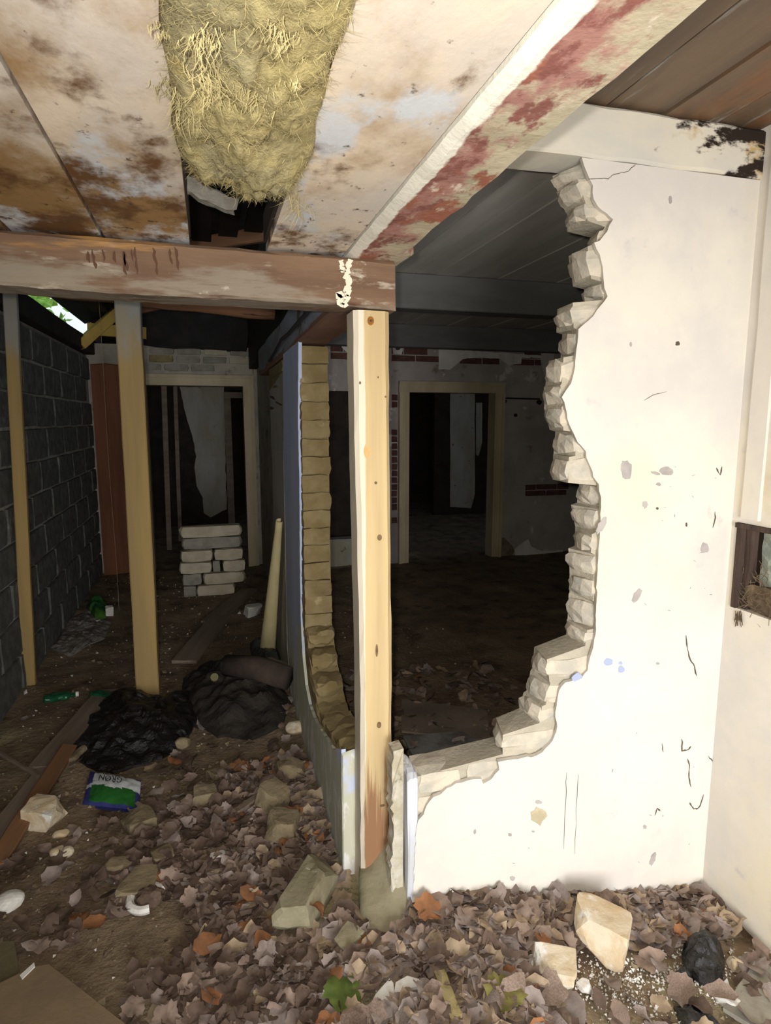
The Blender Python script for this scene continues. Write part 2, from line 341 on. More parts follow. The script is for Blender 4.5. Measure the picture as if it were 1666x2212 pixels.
m_straw = mat('nest_straw', srgb(118, 100, 78), srgb(88, 74, 58), 20, rough=1, bump=0)
m_niche = mat('niche_wood', srgb(84, 66, 56), srgb(62, 50, 44), 9, (3, 3, .4), rough=.9, bump=.5, bscale=30)
m_web = mat('dusty_grey_green_sheet', srgb(168, 172, 156), srgb(118, 124, 112), 14, rough=.95, bump=.6, bscale=30)
m_crack = mat('dark_crack', srgb(92, 82, 68), None, rough=1, bump=0)
m_chip = mat('grey_chip', srgb(176, 168, 162), srgb(158, 150, 146), 20, rough=.95, bump=.3)
m_chipb = mat('blue_chip', srgb(160, 170, 196), None, rough=.95, bump=.3)
m_chipt = mat('tan_chip', srgb(196, 182, 152), srgb(176, 164, 136), 20, rough=.95, bump=.4)
m_cable = mat('dark_cable', srgb(52, 50, 52), None, rough=.6, bump=0)
m_leafm = [mat('leaf_brown', srgb(146, 126, 112), srgb(120, 102, 90), 24, rough=.9, bump=.4, bscale=80, bdist=.003),
           mat('leaf_tan', srgb(166, 146, 120), srgb(140, 120, 98), 24, rough=.9, bump=.4, bscale=80, bdist=.003),
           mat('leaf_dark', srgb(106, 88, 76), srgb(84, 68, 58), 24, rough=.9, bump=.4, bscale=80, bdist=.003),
           mat('leaf_greybrown', srgb(152, 138, 130), srgb(126, 112, 104), 24, rough=.9, bump=.4, bscale=80, bdist=.003),
           mat('leaf_orange', srgb(148, 100, 64), srgb(122, 84, 56), 24, rough=.85, bump=.4, bscale=80, bdist=.003)]
m_leafg = mat('leaf_green', srgb(92, 108, 46), srgb(72, 86, 36), 24, rough=.7, bump=.4, bscale=80, bdist=.003)
m_leafo = mat('leaf_olive', srgb(128, 122, 66), srgb(108, 100, 54), 24, rough=.8, bump=.4, bscale=80, bdist=.003)
m_foliage = mat('outdoor_foliage', srgb(176, 214, 90), srgb(120, 170, 64), 5, rough=.7, bump=0)

# ------------------------------------------------------------------ floor
def floor():
    mb = MB(); x0, x1, y0, y1 = -1.1, 4.4, -1.7, 6.6; nx, ny = 190, 300; vs = []
    for j in range(ny + 1):
        for i in range(nx + 1):
            x = x0 + (x1 - x0) * i / nx; y = y0 + (y1 - y0) * j / ny; vs.append((x, y, gz(x, y)))
    fs = [(j * (nx + 1) + i, j * (nx + 1) + i + 1, (j + 1) * (nx + 1) + i + 1, (j + 1) * (nx + 1) + i) for j in range(ny) for i in range(nx)]
    k = len(vs); vs += [(x0, y0, -.35), (x1, y0, -.35), (x1, y1, -.35), (x0, y1, -.35)]; fs.append((k, k + 3, k + 2, k + 1))
    mb.add(vs, fs); struct(mb.build('floor', m_dirt, base=(0, 0, -.35), smooth=True))
    f2 = MB(); f2.box((-1.4, 6.6, -.3), (4.6, 11.2, -.02)); struct(f2.build('floor', m_dirt))
floor()

# ------------------------------------------------------------------ front wall with the knocked-through hole
YF, YB = 1.57, 1.70
edge_px = [(1257, 347), (1268, 372), (1281, 400), (1283, 430), (1292, 446), (1318, 468), (1325, 474), (1312, 500), (1296, 520), (1284, 524), (1296, 550), (1302, 575),
           (1304, 600), (1306, 622), (1313, 640), (1298, 660), (1272, 692), (1250, 711), (1248, 740), (1244, 770), (1240, 805), (1234, 828), (1222, 845), (1214, 858), (1222, 880),
           (1226, 905), (1234, 925), (1248, 955), (1266, 975), (1272, 1000), (1282, 1030), (1294, 1046), (1299, 1075), (1297, 1110), (1296, 1160), (1293, 1200), (1290, 1250), (1289, 1300), (1288, 1360),
           (1283, 1390), (1275, 1420), (1270, 1448), (1256, 1466), (1222, 1474), (1208, 1492), (1202, 1530), (1200, 1550), (1204, 1570), (1194, 1600), (1172, 1625), (1158, 1633), (1110, 1640), (1076, 1646), (1079, 1663),
           (1062, 1683), (1044, 1693), (1040, 1683), (1010, 1686), (985, 1692), (965, 1703), (952, 1716), (936, 1722), (922, 1740), (915, 1760), (904, 1772), (899, 1800), (896, 1860), (893, 1930), (892, 1990)]
def front_wall():
    e = [on_y(x, y, YF) for x, y in edge_px]; zt = 2.137
    e[0].z = zt
    e = ragged(e, .0025, .014, 3)
    for p in e: p.y = YF
    poly = e + [Vector((e[-1].x, YF, -.32)), Vector((1.60, YF, -.32)), Vector((1.60, YF, zt))]
    bk = []
    for i, p in enumerate(poly): bk.append(Vector((p.x + (.004 if i < len(e) else 0), YF + .016, p.z)))
    mb = MB(); mb.prism(poly, bk)
    wall = struct(tri(mb.build('wall_front', m_plaster, base=(1.05, YF, -.32))))
    # course table: y top/bottom in the photo, x of the far arris (top, bottom), x of the near arris (top, bottom)
    T = [(348, 383, 1181, 1192, 1252, 1262), (383, 430, 1190, 1210, 1240, 1256), (432, 474, 1213, 1213, 1257, 1262), (487, 522, 1270, 1258, 1300, 1282), (530, 600, 1216, 1226, 1262, 1270),
         (606, 646, 1250, 1249, 1292, 1296), (652, 706, 1192, 1190, 1230, 1232), (710, 766, 1203, 1199, 1238, 1238), (771, 828, 1174, 1166, 1210, 1206), (832, 875, 1163, 1164, 1203, 1209),
         (880, 930, 1163, 1176, 1206, 1210), (934, 985, 1188, 1184, 1238, 1236), (988, 1044, 1183, 1182, 1222, 1220), (1050, 1096, 1240, 1235, 1288, 1292), (1101, 1150, 1222, 1231, 1286, 1282),
         (1156, 1196, 1231, 1230, 1272, 1270), (1200, 1248, 1216, 1219, 1279, 1276), (1253, 1300, 1219, 1219, 1276, 1274), (1305, 1360, 1217, 1215, 1280, 1280), (1364, 1398, 1213, 1212, 1262, 1258),
         (1428, 1476, 1143, 1138, 1174, 1180), (1480, 1526, 1135, 1126, 1182, 1172), (1530, 1566, 1120, 1110, 1164, 1158), (1592, 1634, 1060, 1062, 1078, 1078), (1664, 1700, 874, 876, 903, 903)]
    YBR = YF + .013
    cf, cb = [], []
    for k, (yt, yb, bt, bb, ft, fb) in enumerate(T):
        a = on_y(ft, yt, YBR); b2 = on_y(fb, yb, YBR)
        zt1, zb1 = a.z, b2.z
        Xbt = on_y(bt, yt + (1106 - yt) * .05, YB).x; Xbb = on_y(bb, yb + (1106 - yb) * .05, YB).x
        cf += [(a.x + .016, zt1), (b2.x + .016, zb1)]; cb += [(Xbt + .016, zt1), (Xbb + .016, zb1)]
        if k == 24: continue
        wd = .16
        if k in (20, 23): wd = .24
        c8 = [(b2.x, YBR, zb1 + .003), (b2.x + wd, YBR, zb1 + .003), (Xbb + wd, YB, zb1 + .003), (Xbb, YB, zb1 + .003),
              (a.x, YBR, zt1 - .003), (a.x + wd, YBR, zt1 - .003), (Xbt + wd, YB, zt1 - .003), (Xbt, YB, zt1 - .003)]
        q = MB(); q.hexa(c8, 3, .0045, .09, k)
        q.build('brick', m_brick_pale, wall)
    # sill bricks under the opening, left end closed by old plaster
    zs = on_y(960, 1664, YBR).z; x0 = on_y(880, 1660, YBR).x; x1 = on_y(1085, 1660, YBR).x
    xm = on_y(1003, 1664, YBR).x
    zz = zs
    for row in range(4):
        cuts = [x0 + .028, xm, x1 + .06] if row % 2 == 0 else [x0 + .028, x0 + .12, x1 + .03]
        for i in range(len(cuts) - 1):
            jz = .004 * (i - .5) if row == 0 else 0
            q = MB(); q.hexa(box8(cuts[i] + .004, cuts[i + 1] - .004, YBR, YB, zz - .066 + jz, zz + jz), 3, .004, .07, 50 + row * 3 + i)
            q.build('brick', m_brick_pale, wall)
        zz -= .074
    # mortar core
    cf[-2:] = [(x0 + .03, zs - .012), (x0 + .03, -.3)]; cb[-2:] = [(x0 + .03, zs - .012), (x0 + .03, -.3)]
    F1 = [Vector((x, YBR + .008, z)) for x, z in cf] + [Vector((1.6, YBR + .008, -.3)), Vector((1.6, YBR + .008, 2.13))]
    B1 = [Vector((x, YB - .004, z)) for x, z in cb] + [Vector((1.6, YB - .004, -.3)), Vector((1.6, YB - .004, 2.13))]
    c = MB(); c.prism(F1, B1); o = tri(c.build('mortar_core', m_core, wall))
    # painted left end of the low wall, cracked away from the rest
    q = MB(); e1 = ragged([Vector((x0 + .005, YF + .004, -.3)), Vector((x0 + .004, YF + .002, zs - .006))], .002, .03, 4)
    q.hexa([(x0 + .002, YF + .002, -.3), (x0 + .032, YF - .001, -.3), (x0 + .032, YB, -.3), (x0 + .002, YB, -.3),
            (x0, YF + .004, zs), (x0 + .032, YF + .006, zs + .002), (x0 + .032, YB, zs + .012), (x0, YB, zs + .012)], 6, .0022, .02, 77)
    q.build('plaster_end', mat('pale_blue_limewash', srgb(204, 206, 212), srgb(190, 190, 192), 8, (1, 1, .3), rough=.9, bump=.4, bscale=50, bdist=.003, layers=[(srgb(160, 150, 130), 9, .62, .7)]), wall)
    # loose strip of plaster between post and wall end
    xs = x0 - .012
    pts = [(-.03, 0.0), (-.026, .15), (-.02, .22), (-.028, .3), (-.022, .38), (-.024, .45), (-.012, .51)]
    q = MB(); fr = ragged([Vector((xs - .022 + .25 * dx, YF + .03, z)) for dx, z in pts],   .006, .016, 8); fr2 = [Vector((xs + .006, YF + .03, z)) for z in (.515, 0.0)]
    P = fr + fr2; q.prism(P, [p + Vector((0, .05, 0)) for p in P]); tri(q.build('loose_plaster_strip', mat('dirty_white_plaster', srgb(206, 200, 184), srgb(176, 166, 142), 12, rough=.9, bump=.6, bscale=40, layers=[(srgb(140, 132, 110), 16, .6, .68)]), wall))
    # chips and marks
    def chip(cx, cy, rx, ry, m, seed, rot=0):
        rr = random.Random(seed); n = 14; pts = []
        for i in range(n):
            a = 2 * math.pi * i / n; r = rr.uniform(.72, 1.08); u, v = rx * r * math.cos(a), ry * r * math.sin(a)
            pts.append(on_y(cx + u * math.cos(rot) - v * math.sin(rot), cy + u * math.sin(rot) + v * math.cos(rot), YF))
        q = MB(); q.prism([p - Vector((0, .0012, 0)) for p in pts][::-1], [p + Vector((0, .002, 0)) for p in pts][::-1]); tri(q.build('chip', m, wall))
    for i, c in enumerate([(1353, 1014, 13, 24, m_chip, 0), (1440, 1018, 16, 11, m_chip, 0), (1416, 1022, 12, 4, m_chip, .2), (1423, 1046, 6, 4, m_chip, 0), (1394, 1090, 6, 9, m_chip, 0), (1376, 1286, 8, 20, m_chip, .5), (1522, 1183, 10, 12, m_chip, 0),
                           (1314, 1430, 11, 9, m_chipb, 0), (1342, 1445, 8, 9, m_chipb, 0), (1341, 1432, 4, 4, m_chipb, 0), (1246, 1462, 13, 9, m_chipb, -.5), (1163, 1763, 18, 20, m_chipt, 0), (1163, 1732, 8, 5, m_chip, 0),
                           (1299, 1135, 8, 22, m_chip, .5), (1421, 855 + 578, 4, 3, m_chip, 0), (1410, 1856, 6, 16, m_chip, .3), (1393, 1786, 4, 5, m_chip, 0), (1102, 1803, 5, 4, m_chip, 0), (1107, 1897, 6, 6, m_chip, .6),
                           (1026, 1797, 3, 6, m_chip, .2), (1152, 1796, 4, 2, m_chip, 0), (1363, 740 + 4, 3, 5, m_chip, 0), (1464, 742, 5, 5, m_crack, 0), (1420, 1098, 3, 3, m_crack, 0), (1483, 1133, 2, 5, m_crack, 0), (1448, 431, 4, 9, m_chip, 0)]):
        chip(c[0], c[1], c[2], c[3], c[4], i + 11, c[5])
    # grey patches along the foot
    for i, c in enumerate([(1440, 1936, 18, 16), (1480, 1930, 30, 11), (1404, 1950, 16, 12)]): chip(c[0], c[1], c[2], c[3], m_chip, i + 90)
    marks = [[(1272, 388), (1290, 386), (1315, 386), (1322, 379), (1345, 373), (1358, 370), (1368, 360), (1374, 356)],
             [(1505, 1460), (1500, 1440), (1492, 1425), (1484, 1400), (1482, 1372)], [(1547, 1010), (1556, 1025), (1560, 1008)], [(1541, 1140), (1546, 1120), (1545, 1105)],
             [(1430, 1605), (1433, 1625)], [(1473, 1595), (1474, 1622), (1485, 1620), (1493, 1612)], [(1485, 1640), (1490, 1655), (1489, 1680), (1493, 1700)], [(1531, 1633), (1540, 1645), (1552, 1656)],
             [(1490, 1733), (1497, 1746), (1505, 1748), (1514, 1738), (1520, 1716)], [(1560, 1692), (1563, 1716), (1570, 1733), (1565, 1750)], [(1414, 1760), (1421, 1746), (1426, 1752)],
             [(1224, 1668), (1222, 1730), (1218, 1834)], [(1249, 1673), (1245, 1748), (1242, 1845)], [(1390, 865), (1420, 850), (1440, 846)]]
    q = MB()
    for i, mk in enumerate(marks):
        pts = []
        for a, b2 in zip(mk[:-1], mk[1:]):
            for t in (0, .33, .66): pts.append(on_y(a[0] + (b2[0] - a[0]) * t + R.uniform(-1, 1), a[1] + (b2[1] - a[1]) * t + R.uniform(-1, 1), YF))
        pts.append(on_y(*mk[-1], YF)); ribbon(q, pts, .0016 if i in (0, 11, 12, 13) else .005, (0, -1, 0), i)
    rr = random.Random(5)
    for i in range(46):
        x = rr.gauss(1510, 60) if i % 3 else rr.uniform(930, 1560); y = rr.uniform(1000, 1900)
        if x < 1310 and y < 1700 or x > 1580 - (y - 1000) * .09: continue
        a = rr.uniform(0, 6.28); l = rr.uniform(2, 7); ribbon(q, [on_y(x, y, YF), on_y(x + l * math.cos(a), y + l * math.sin(a), YF)], .003, (0, -1, 0), i)
    q.build('scratch_marks', m_crack, wall)['kind'] = 'stuff'
    return wall
front_wall()

# painted timber over the opening
tb = MB(); tb.timber((.5, 1.632, 2.205), (1.6, 1.632, 2.205), .136, .132, seg=14, jit=.002, ch=.06)
tag(tb.build('ceiling_beam', m_whitebeam), 'white painted beam with black mould at its right end, over the broken opening', 'beam')

# right wall with niche
def right_wall():
    nz0, nz1, ny0, ny1 = .865, 1.135, 1.16, 1.548
    mb = MB(); X0, X1 = 1.572, 1.76
    mb.box((X0, -1.7, -.35), (X1, ny0, 2.3)); mb.box((X0, ny0, -.35), (X1, ny1, nz0)); mb.box((X0, ny0, nz1), (X1, ny1, 2.3)); mb.box((X0, ny1, -.35), (X1, 1.72, 2.3))
    mb.box((X1, ny0 - .05, nz0 - .05), (X1 + .03, ny1 + .05, nz1 + .05))
    wl = struct(mb.build('wall_right', m_plaster, base=(1.6, 0, -.35)))
    t = MB(); t.timber((1.569, 1.497, 1.15), (1.569, 1.497, 2.27), .012, .065, up=(0, 1, 0), seg=8, jit=.0012, ch=.1); struct(t.build('trim_1', m_plaster))
    n = MB(); n.box((1.566, ny1 - .022, nz0), (1.75, ny1 - .004, nz1)); n.box((1.563, ny0, nz1 - .016), (1.75, ny1, nz1 - .001)); n.box((1.585, ny1 - .045, nz0), (1.612, ny1 - .022, nz1))
    n.build('niche_frame', m_niche, wl)
    n = MB(); vs = []; fs = []
    for j in range(13):
        for i in range(13): vs.append((1.612 + .008 * N(i * .7, j * .7, 4), ny0 + (ny1 - .06 - ny0) * i / 12, nz0 + (nz1 - nz0) * j / 12))
    fs = [(j * 13 + i, j * 13 + i + 1, (j + 1) * 13 + i + 1, (j + 1) * 13 + i) for j in range(12) for i in range(12)]
    n.add(vs, fs); n.build('niche_back', m_web, wl)
    # nest
    rr = random.Random(3); q = MB()
    for i in range(520):
        y = rr.uniform(ny0, ny1 - .02); z = nz0 + abs(rr.gauss(0, .055)); x = rr.uniform(1.574, 1.606)
        if i > 500: y = ny1 - .02 - rr.uniform(0, .03); x = 1.567; z = nz0 - rr.uniform(0, .02)
        a = Vector((rr.uniform(-.3, .3), rr.uniform(-1, 1), rr.uniform(-.6, .9))).normalized() * rr.uniform(.02, .06)
        if i > 500: a = Vector((0, rr.uniform(-.3, .3), -1)).normalized() * rr.uniform(.02, .05)
        p0 = Vector((x, y, z)); p1 = p0 + a * .5 + Vector((0, 0, rr.uniform(-.006, .006))); p2 = p0 + a
        for p in (p0, p1, p2): p.x = min(max(p.x, 1.56 if i > 500 else 1.572), 1.61); p.y = min(p.y, 1.54)
        q.tube([p0, p1, p2], .0011, 3)
    q2 = MB(); q2.hexa(box8(1.578, 1.606, ny0 + .01, ny1 - .03, nz0 + .001, nz0 + .085), 4, .008, .15, 4)
    q.add(q2.v, q2.f)
    tag(q.build('birds_nest', m_straw, base=(1.62, 1.36, nz0)), 'old straw nest heaped in the dark niche of the right wall', 'nest')
right_wall()

# ------------------------------------------------------------------ left partition: jamb of yellow bricks, blue limewash
XP0, XP1 = .362, .488
def partition():
    near = [(2.615, 1.752), (2.605, .6), (2.53, .47), (2.42, .39), (2.29, .325), (2.1, .35), (1.9, .40), (1.805, .425), (1.805, -.2)]
    c = MB(); pr = [(4.0, -.2), (4.0, 1.752)] + [(y + .012 if z > .5 else y, z - .012) for y, z in near]
    c.prism([Vector((XP0 + .012, y, z)) for y, z in pr], [Vector((XP1, y, z)) for y, z in pr])
    wall = struct(tri(c.build('wall_partition', m_brick_yellow, base=(XP0, 3, -.2))))
    # jamb bricks
    z = 1.748; k = 0; rr = random.Random(11)
    while z > .58:
        dy = rr.uniform(-.008, .008)
        q = MB(); q.hexa(box8(XP0 + .008, XP1 + rr.uniform(-.006, .004), 2.597 + dy * .6, 2.80, z - .073, z), 3, .003, .02, 200 + k); q.build('brick', m_brick_yellow, wall); z -= .0755; k += 1
    for i, (y0, y1, zt) in enumerate([(2.53, 2.75, .56), (2.45, 2.7, .485), (2.34, 2.60, .41), (2.24, 2.46, .335), (2.06, 2.232, .345), (1.935, 2.052, .375), (1.81, 1.927, .405)]):
        q = MB(); q.hexa(box8(XP0 + .010, XP1, y0, y1, zt - .07, zt), 4, .006, .09, 230 + i); q.build('brick', m_brick_yellow, wall)
    # painted skin
    e = [on_x(x, y, XP0) for x, y in [(645, 738), (644, 900), (647, 1050), (648, 1200), (650, 1340), (654, 1420), (660, 1480), (668, 1522), (676, 1545), (690, 1572), (708, 1600), (722, 1620)]] + [Vector((XP0, 1.80, .425))]
    e = ragged(e, .0045, .022, 5)
    far = ragged([on_x(x, y, XP0) for x, y in [(633, 1560), (622, 1400), (619, 1300), (617, 1150), (613, 1000), (612, 900), (611, 800), (612, 742)]], .006, .04, 6)
    bot = [Vector((XP0, e[-1].y, -.2)), Vector((XP0, far[0].y, -.2))]
    P = e + bot + far
    for p in P: p.x = XP0
    q = MB(); q.prism(P, [p + Vector((.014, 0, 0)) for p in P]); tri(q.build('blue_plaster', m_blue, wall))
    q = MB(); q.hexa(box8(XP0 + .001, .47, 1.792, 1.806, -.2, .42), 3, .002, .02, 5); q.build('end_plaster', m_blue, wall)
    # plaster past the ragged edge
    P = ragged([on_x(x, y, XP0 + .003) for x, y in [(612, 800), (612, 1000), (616, 1200), (620, 1400), (633, 1560)]], .004, .04, 8)
    P = P + [Vector((0, P[-1].y, -.2))] + [Vector((0, 3.88, -.2))] + ragged([Vector((0, 3.88, 0)), Vector((0, 3.95, .5)), Vector((0, 3.86, 1.0)), Vector((0, 3.9, 1.62))], .012, .05, 9)
    for p in P: p.x = XP0 + .004
    q = MB(); q.prism(P, [p + Vector((.012, 0, 0)) for p in P]); tri(q.build('cream_plaster', m_creamplaster, wall))
    for i in range(4):
        q = MB(); q.hexa(box8(XP0 + .002, XP1, 3.2 + .0, 3.9, 1.745 - .066 * i - .058, 1.745 - .066 * i), 2, .006, .06, 260 + i); q.build('brick', m_redbrick if i > 1 else m_brick_yellow, wall)
    q = MB(); q.box((.475, 4.0, -.2), (.55, 6.3, 2.2)); struct(q.build('wall_partition', m_greyplaster, base=(.5, 5, -.2)))
    # timber plate on top
    t = MB(); t.timber((.424, 1.80, 1.842), (.424, 4.6, 1.842), .13, .172, seg=16, jit=.003, ch=.05)
    tag(t.build('wall_plate', mat('blue_white_flaking_timber', srgb(150, 156, 170), srgb(128, 126, 126), 6, (1, .4, 1), rough=.85, bump=.6, bscale=24, bdist=.006, bstretch=(1, .4, 1), layers=[(srgb(96, 84, 74), 7, .54, .62, (1, .5, 1)), (srgb(130, 96, 78), 5, .5, .6, (1, .5, 1), ('Z', 1.80, 1.755, .3))])),
        'flaking blue and white timber running back on top of the yellow brick jamb', 'beam')
    t = MB(); pts = [Vector((.350, 1.95, 1.85))] + [on_x(x, y, .348) for x, y in [(664, 676), (650, 690), (636, 706), (622, 722), (608, 733)]] + [Vector((.35, 3.35, 1.80)), Vector((.35, 3.7, 1.78))]
    t.tube(pts, .008, 6); tag(t.build('cable', m_cable), 'dark cable clipped along the flaking timber over the brick jamb', 'cable')
    up = MB(); up.box((.40, 1.8, 1.93), (.49, 6.3, 2.5)); struct(up.build('wall_partition', m_black, base=(.45, 4, 1.93)))
partition()

# curled strip leaning on the partition
def roll():
    top, bot = Vector((.338, 3.24, .93)), Vector((.295, 3.72, .02)); mb = MB(); n, m = 18, 14; vs, fs = [], []; rr = random.Random(2)
    d = (bot - top).normalized(); a = Vector((1, 0, 0)); b2 = d.cross(a).normalized()
    for i in range(n + 1):
        t = i / n; c = top.lerp(bot, t); r = .016 + .036 * t
        for j in range(m + 1):
            an = -2.1 + 4.6 * j / m; e = d * (rr.uniform(-.01, .07) if i == n else 0)
            vs.append(c + (-a * math.cos(an) + b2 * math.sin(an)) * r + e)
    for i in range(n):
        for j in range(m): fs.append((i * (m + 1) + j, i * (m + 1) + j + 1, (i + 1) * (m + 1) + j + 1, (i + 1) * (m + 1) + j))
    mb.add(vs, fs); o = mb.build('curled_strip', mat('cream_lining', srgb(196, 182, 138), srgb(178, 162, 118), 5, (1, 1, .3), rough=.6, bump=.2), smooth=True)
    s = o.modifiers.new('thickness', 'SOLIDIFY'); s.thickness = .003
    tag(o, 'cream sheet curled into a long tube, leaning against the blue partition', 'roll')
roll()

# ------------------------------------------------------------------ post, front beam, big painted beam
def post():
    p = empty('support_post', (.447, 1.75, .03))
    q = MB(); x0, x1, y0, y1 = .400, .497, 1.70, 1.80; nz = 26; rr = random.Random(4)
    prof = [(0, .12), (.12, 0), (.86, 0), (1, .16), (1, .9), (.9, 1), (.1, 1), (0, .9)]
    vs, fs = [], []
    for i in range(nz + 1):
        z = -.02 + (1.742 + .02) * i / nz
        sh = .0 if i < nz else .006
        for a, b2 in prof:
            xx = x0 + (x1 - x0) * a + rr.uniform(-.0014, .0014) + .004 * math.sin(z * 2.3); xx += (-.008 if a < .5 else -.003) * sm(.4, 1.5, z)
            vs.append((xx, y0 + (y1 - y0) * b2 + rr.uniform(-.001, .001), z))
    for i in range(nz):
        for j in range(8): fs.append((i * 8 + j, i * 8 + (j + 1) % 8, (i + 1) * 8 + (j + 1) % 8, (i + 1) * 8 + j))
    fs += [tuple(range(7, -1, -1)), tuple(nz * 8 + j for j in range(8))]
    q.add(vs, fs); q.build('timber', m_post, p)
    def knot(px, py, rx, rz, m, nm='knot'):
        c = on_y(px, py, 1.70); q = MB(); pts = [c + Vector((rx * math.cos(a), 0, rz * math.sin(a))) for a in [2 * math.pi * i / 14 for i in range(14)]]
        q.prism([v - Vector((0, .0012, 0)) for v in pts], [v + Vector((0, .004, 0)) for v in pts]); tri(q.build(nm, m, p))
    mk = mat('knot_wood', srgb(124, 100, 70), srgb(96, 76, 52), 60, rough=.8, bump=.3); mo = mat('orange_resin', srgb(214, 158, 100), srgb(206, 170, 116), 30, rough=.6, bump=.1); rs = mat('rust', srgb(150, 96, 34), srgb(70, 44, 20), 40, rough=.8, bump=.4)
    knot(801, 693, .009, .012, rs, 'rust_stain'); knot(820, 1161, .007, .009, mk); knot(819, 1566, .007, .010, mk); knot(814, 1405, .004, .020, mk); knot(812, 1043, .004, .004, mk); knot(793, 975, .009, .020, mo, 'resin_patch')
    knot(778, 827, .003, .004, mk); knot(833, 1857 - 1000, .003, .003, mk); knot(817, 815, .002, .003, mk); knot(826, 1860 - 120, .008, .004, mk)
    q = MB(); c = on_y(802, 693, 1.699); q.tube([c, c - Vector((0, .008, 0))], .003, 8); q.build('nail', m_crack, p)
    tag(p, 'pale yellow pine post with knots, standing upright in the centre on a concrete foot', 'post')
post()
def front_beam():
    q = MB(); rr = random.Random(9); nx = 40; vs, fs = [], []
    prof = [(0, .08), (.08, 0), (.94, 0), (1, .06), (1, .95), (.93, 1), (.06, 1), (0, .92)]
    for i in range(nx + 1):
        t = i / nx; x = -1.02 + (.508 + 1.02) * t; zb = 1.775 - .031 * t + (.004 * math.sin(x * 5)); zt = 1.889 - .012 * t
        if t < .2: zb += .0
        for a, b2 in prof:
            e = rr.uniform(-.004, .004) if i == nx else 0
            vs.append((x + e, 1.70 + .125 * b2 + rr.uniform(-.002, .002), zb + (zt - zb) * (1 - a) + rr.uniform(-.0015, .0015)))
    for i in range(nx):
        for j in range(8): fs.append((i * 8 + j, i * 8 + (j + 1) % 8, (i + 1) * 8 + (j + 1) % 8, (i + 1) * 8 + j))
    fs += [tuple(range(7, -1, -1)), tuple(nx * 8 + j for j in range(8))]
    q.add(vs, fs); o = tri(q.build('cross_beam', m_frontbeam))
    tag(o, 'weathered brown cross beam with flaking pale paint and dark drips, resting on the centre post', 'beam')
    # drips and the white paint streak
    d = MB(); rr = random.Random(6)
    for px in (190, 200, 222, 246, 265, 268, 284, 290, 332, 366, 378):
        y = rr.uniform(532, 545); n = rr.randint(4, 8); pts = []
        for i in range(n): pts.append(on_y(px + rr.uniform(-2, 2) + i * 1.2, y + i * 8.5, 1.699))
        ribbon(d, pts, .0075, (0, -1, 0), px)
    o2 = d.build('drip_stains', mat('brown_drip', srgb(84, 56, 36), None, rough=.7, bump=0), None, base=o['_w']); o2.parent = o; o2.location = (0, 0, 0)
    d = MB(); rr = random.Random(8)
    pts = [on_y(751 + rr.gauss(0, 2.5) - (6 if k > 20 else 0), 560 + 104 * k / 28, 1.6985) for k in range(29)]; ribbon(d, pts, .019, (0, -1, 0), 3)
    pts = [on_y(738 + rr.gauss(0, 3), 562 + 26 * k / 8, 1.6985) for k in range(9)]; ribbon(d, pts, .016, (0, -1, 0), 4)
    pts = [on_y(735 + rr.gauss(0, 4), 630 + 34 * k / 8, 1.6985) for k in range(9)]; ribbon(d, pts, .018, (0, -1, 0), 5)
    o3 = d.build('paint_splash', mat('white_paint_splash', srgb(222, 212, 190), None, rough=.5, bump=0), None, base=o['_w']); o3.parent = o; o3.location = (0, 0, 0)
    # big painted beam running towards the viewer
    q = MB(); ny = 60; vs, fs = [], []; rr = random.Random(12)
    for i in range(ny + 1):
        y = -1.6 + 3.36 * i / ny; zb = 1.878 + rr.uniform(-.0015, .0015)
        right = .518 + rr.uniform(-.002, .002) + (.0 if y < 1.2 else rr.uniform(-.006, .006)) + .03 * sm(1.55, 1.7, y) - .02 * sm(1.62, 1.76, y)
        prof = [(.376, 1.93), (.376, zb + .010), (.392, zb), (right - .006, zb), (right, zb + .006), (right, 2.275), (.45, 2.275), (.40, 2.1)]
        for a, b2 in prof: vs.append((a, y + (rr.uniform(-.012, .012) if i == ny else 0), b2))
    for i in range(ny):
        for j in range(8): fs.append((i * 8 + j, i * 8 + (j + 1) % 8, (i + 1) * 8 + (j + 1) % 8, (i + 1) * 8 + j))
    fs += [tuple(range(7, -1, -1)), tuple(ny * 8 + j for j in range(8))]
    q.add(vs, fs); o = tri(q.build('main_beam', m_red))
    tag(o, 'broad beam with peeling red and white paint running overhead towards the viewer', 'beam')
front_beam()

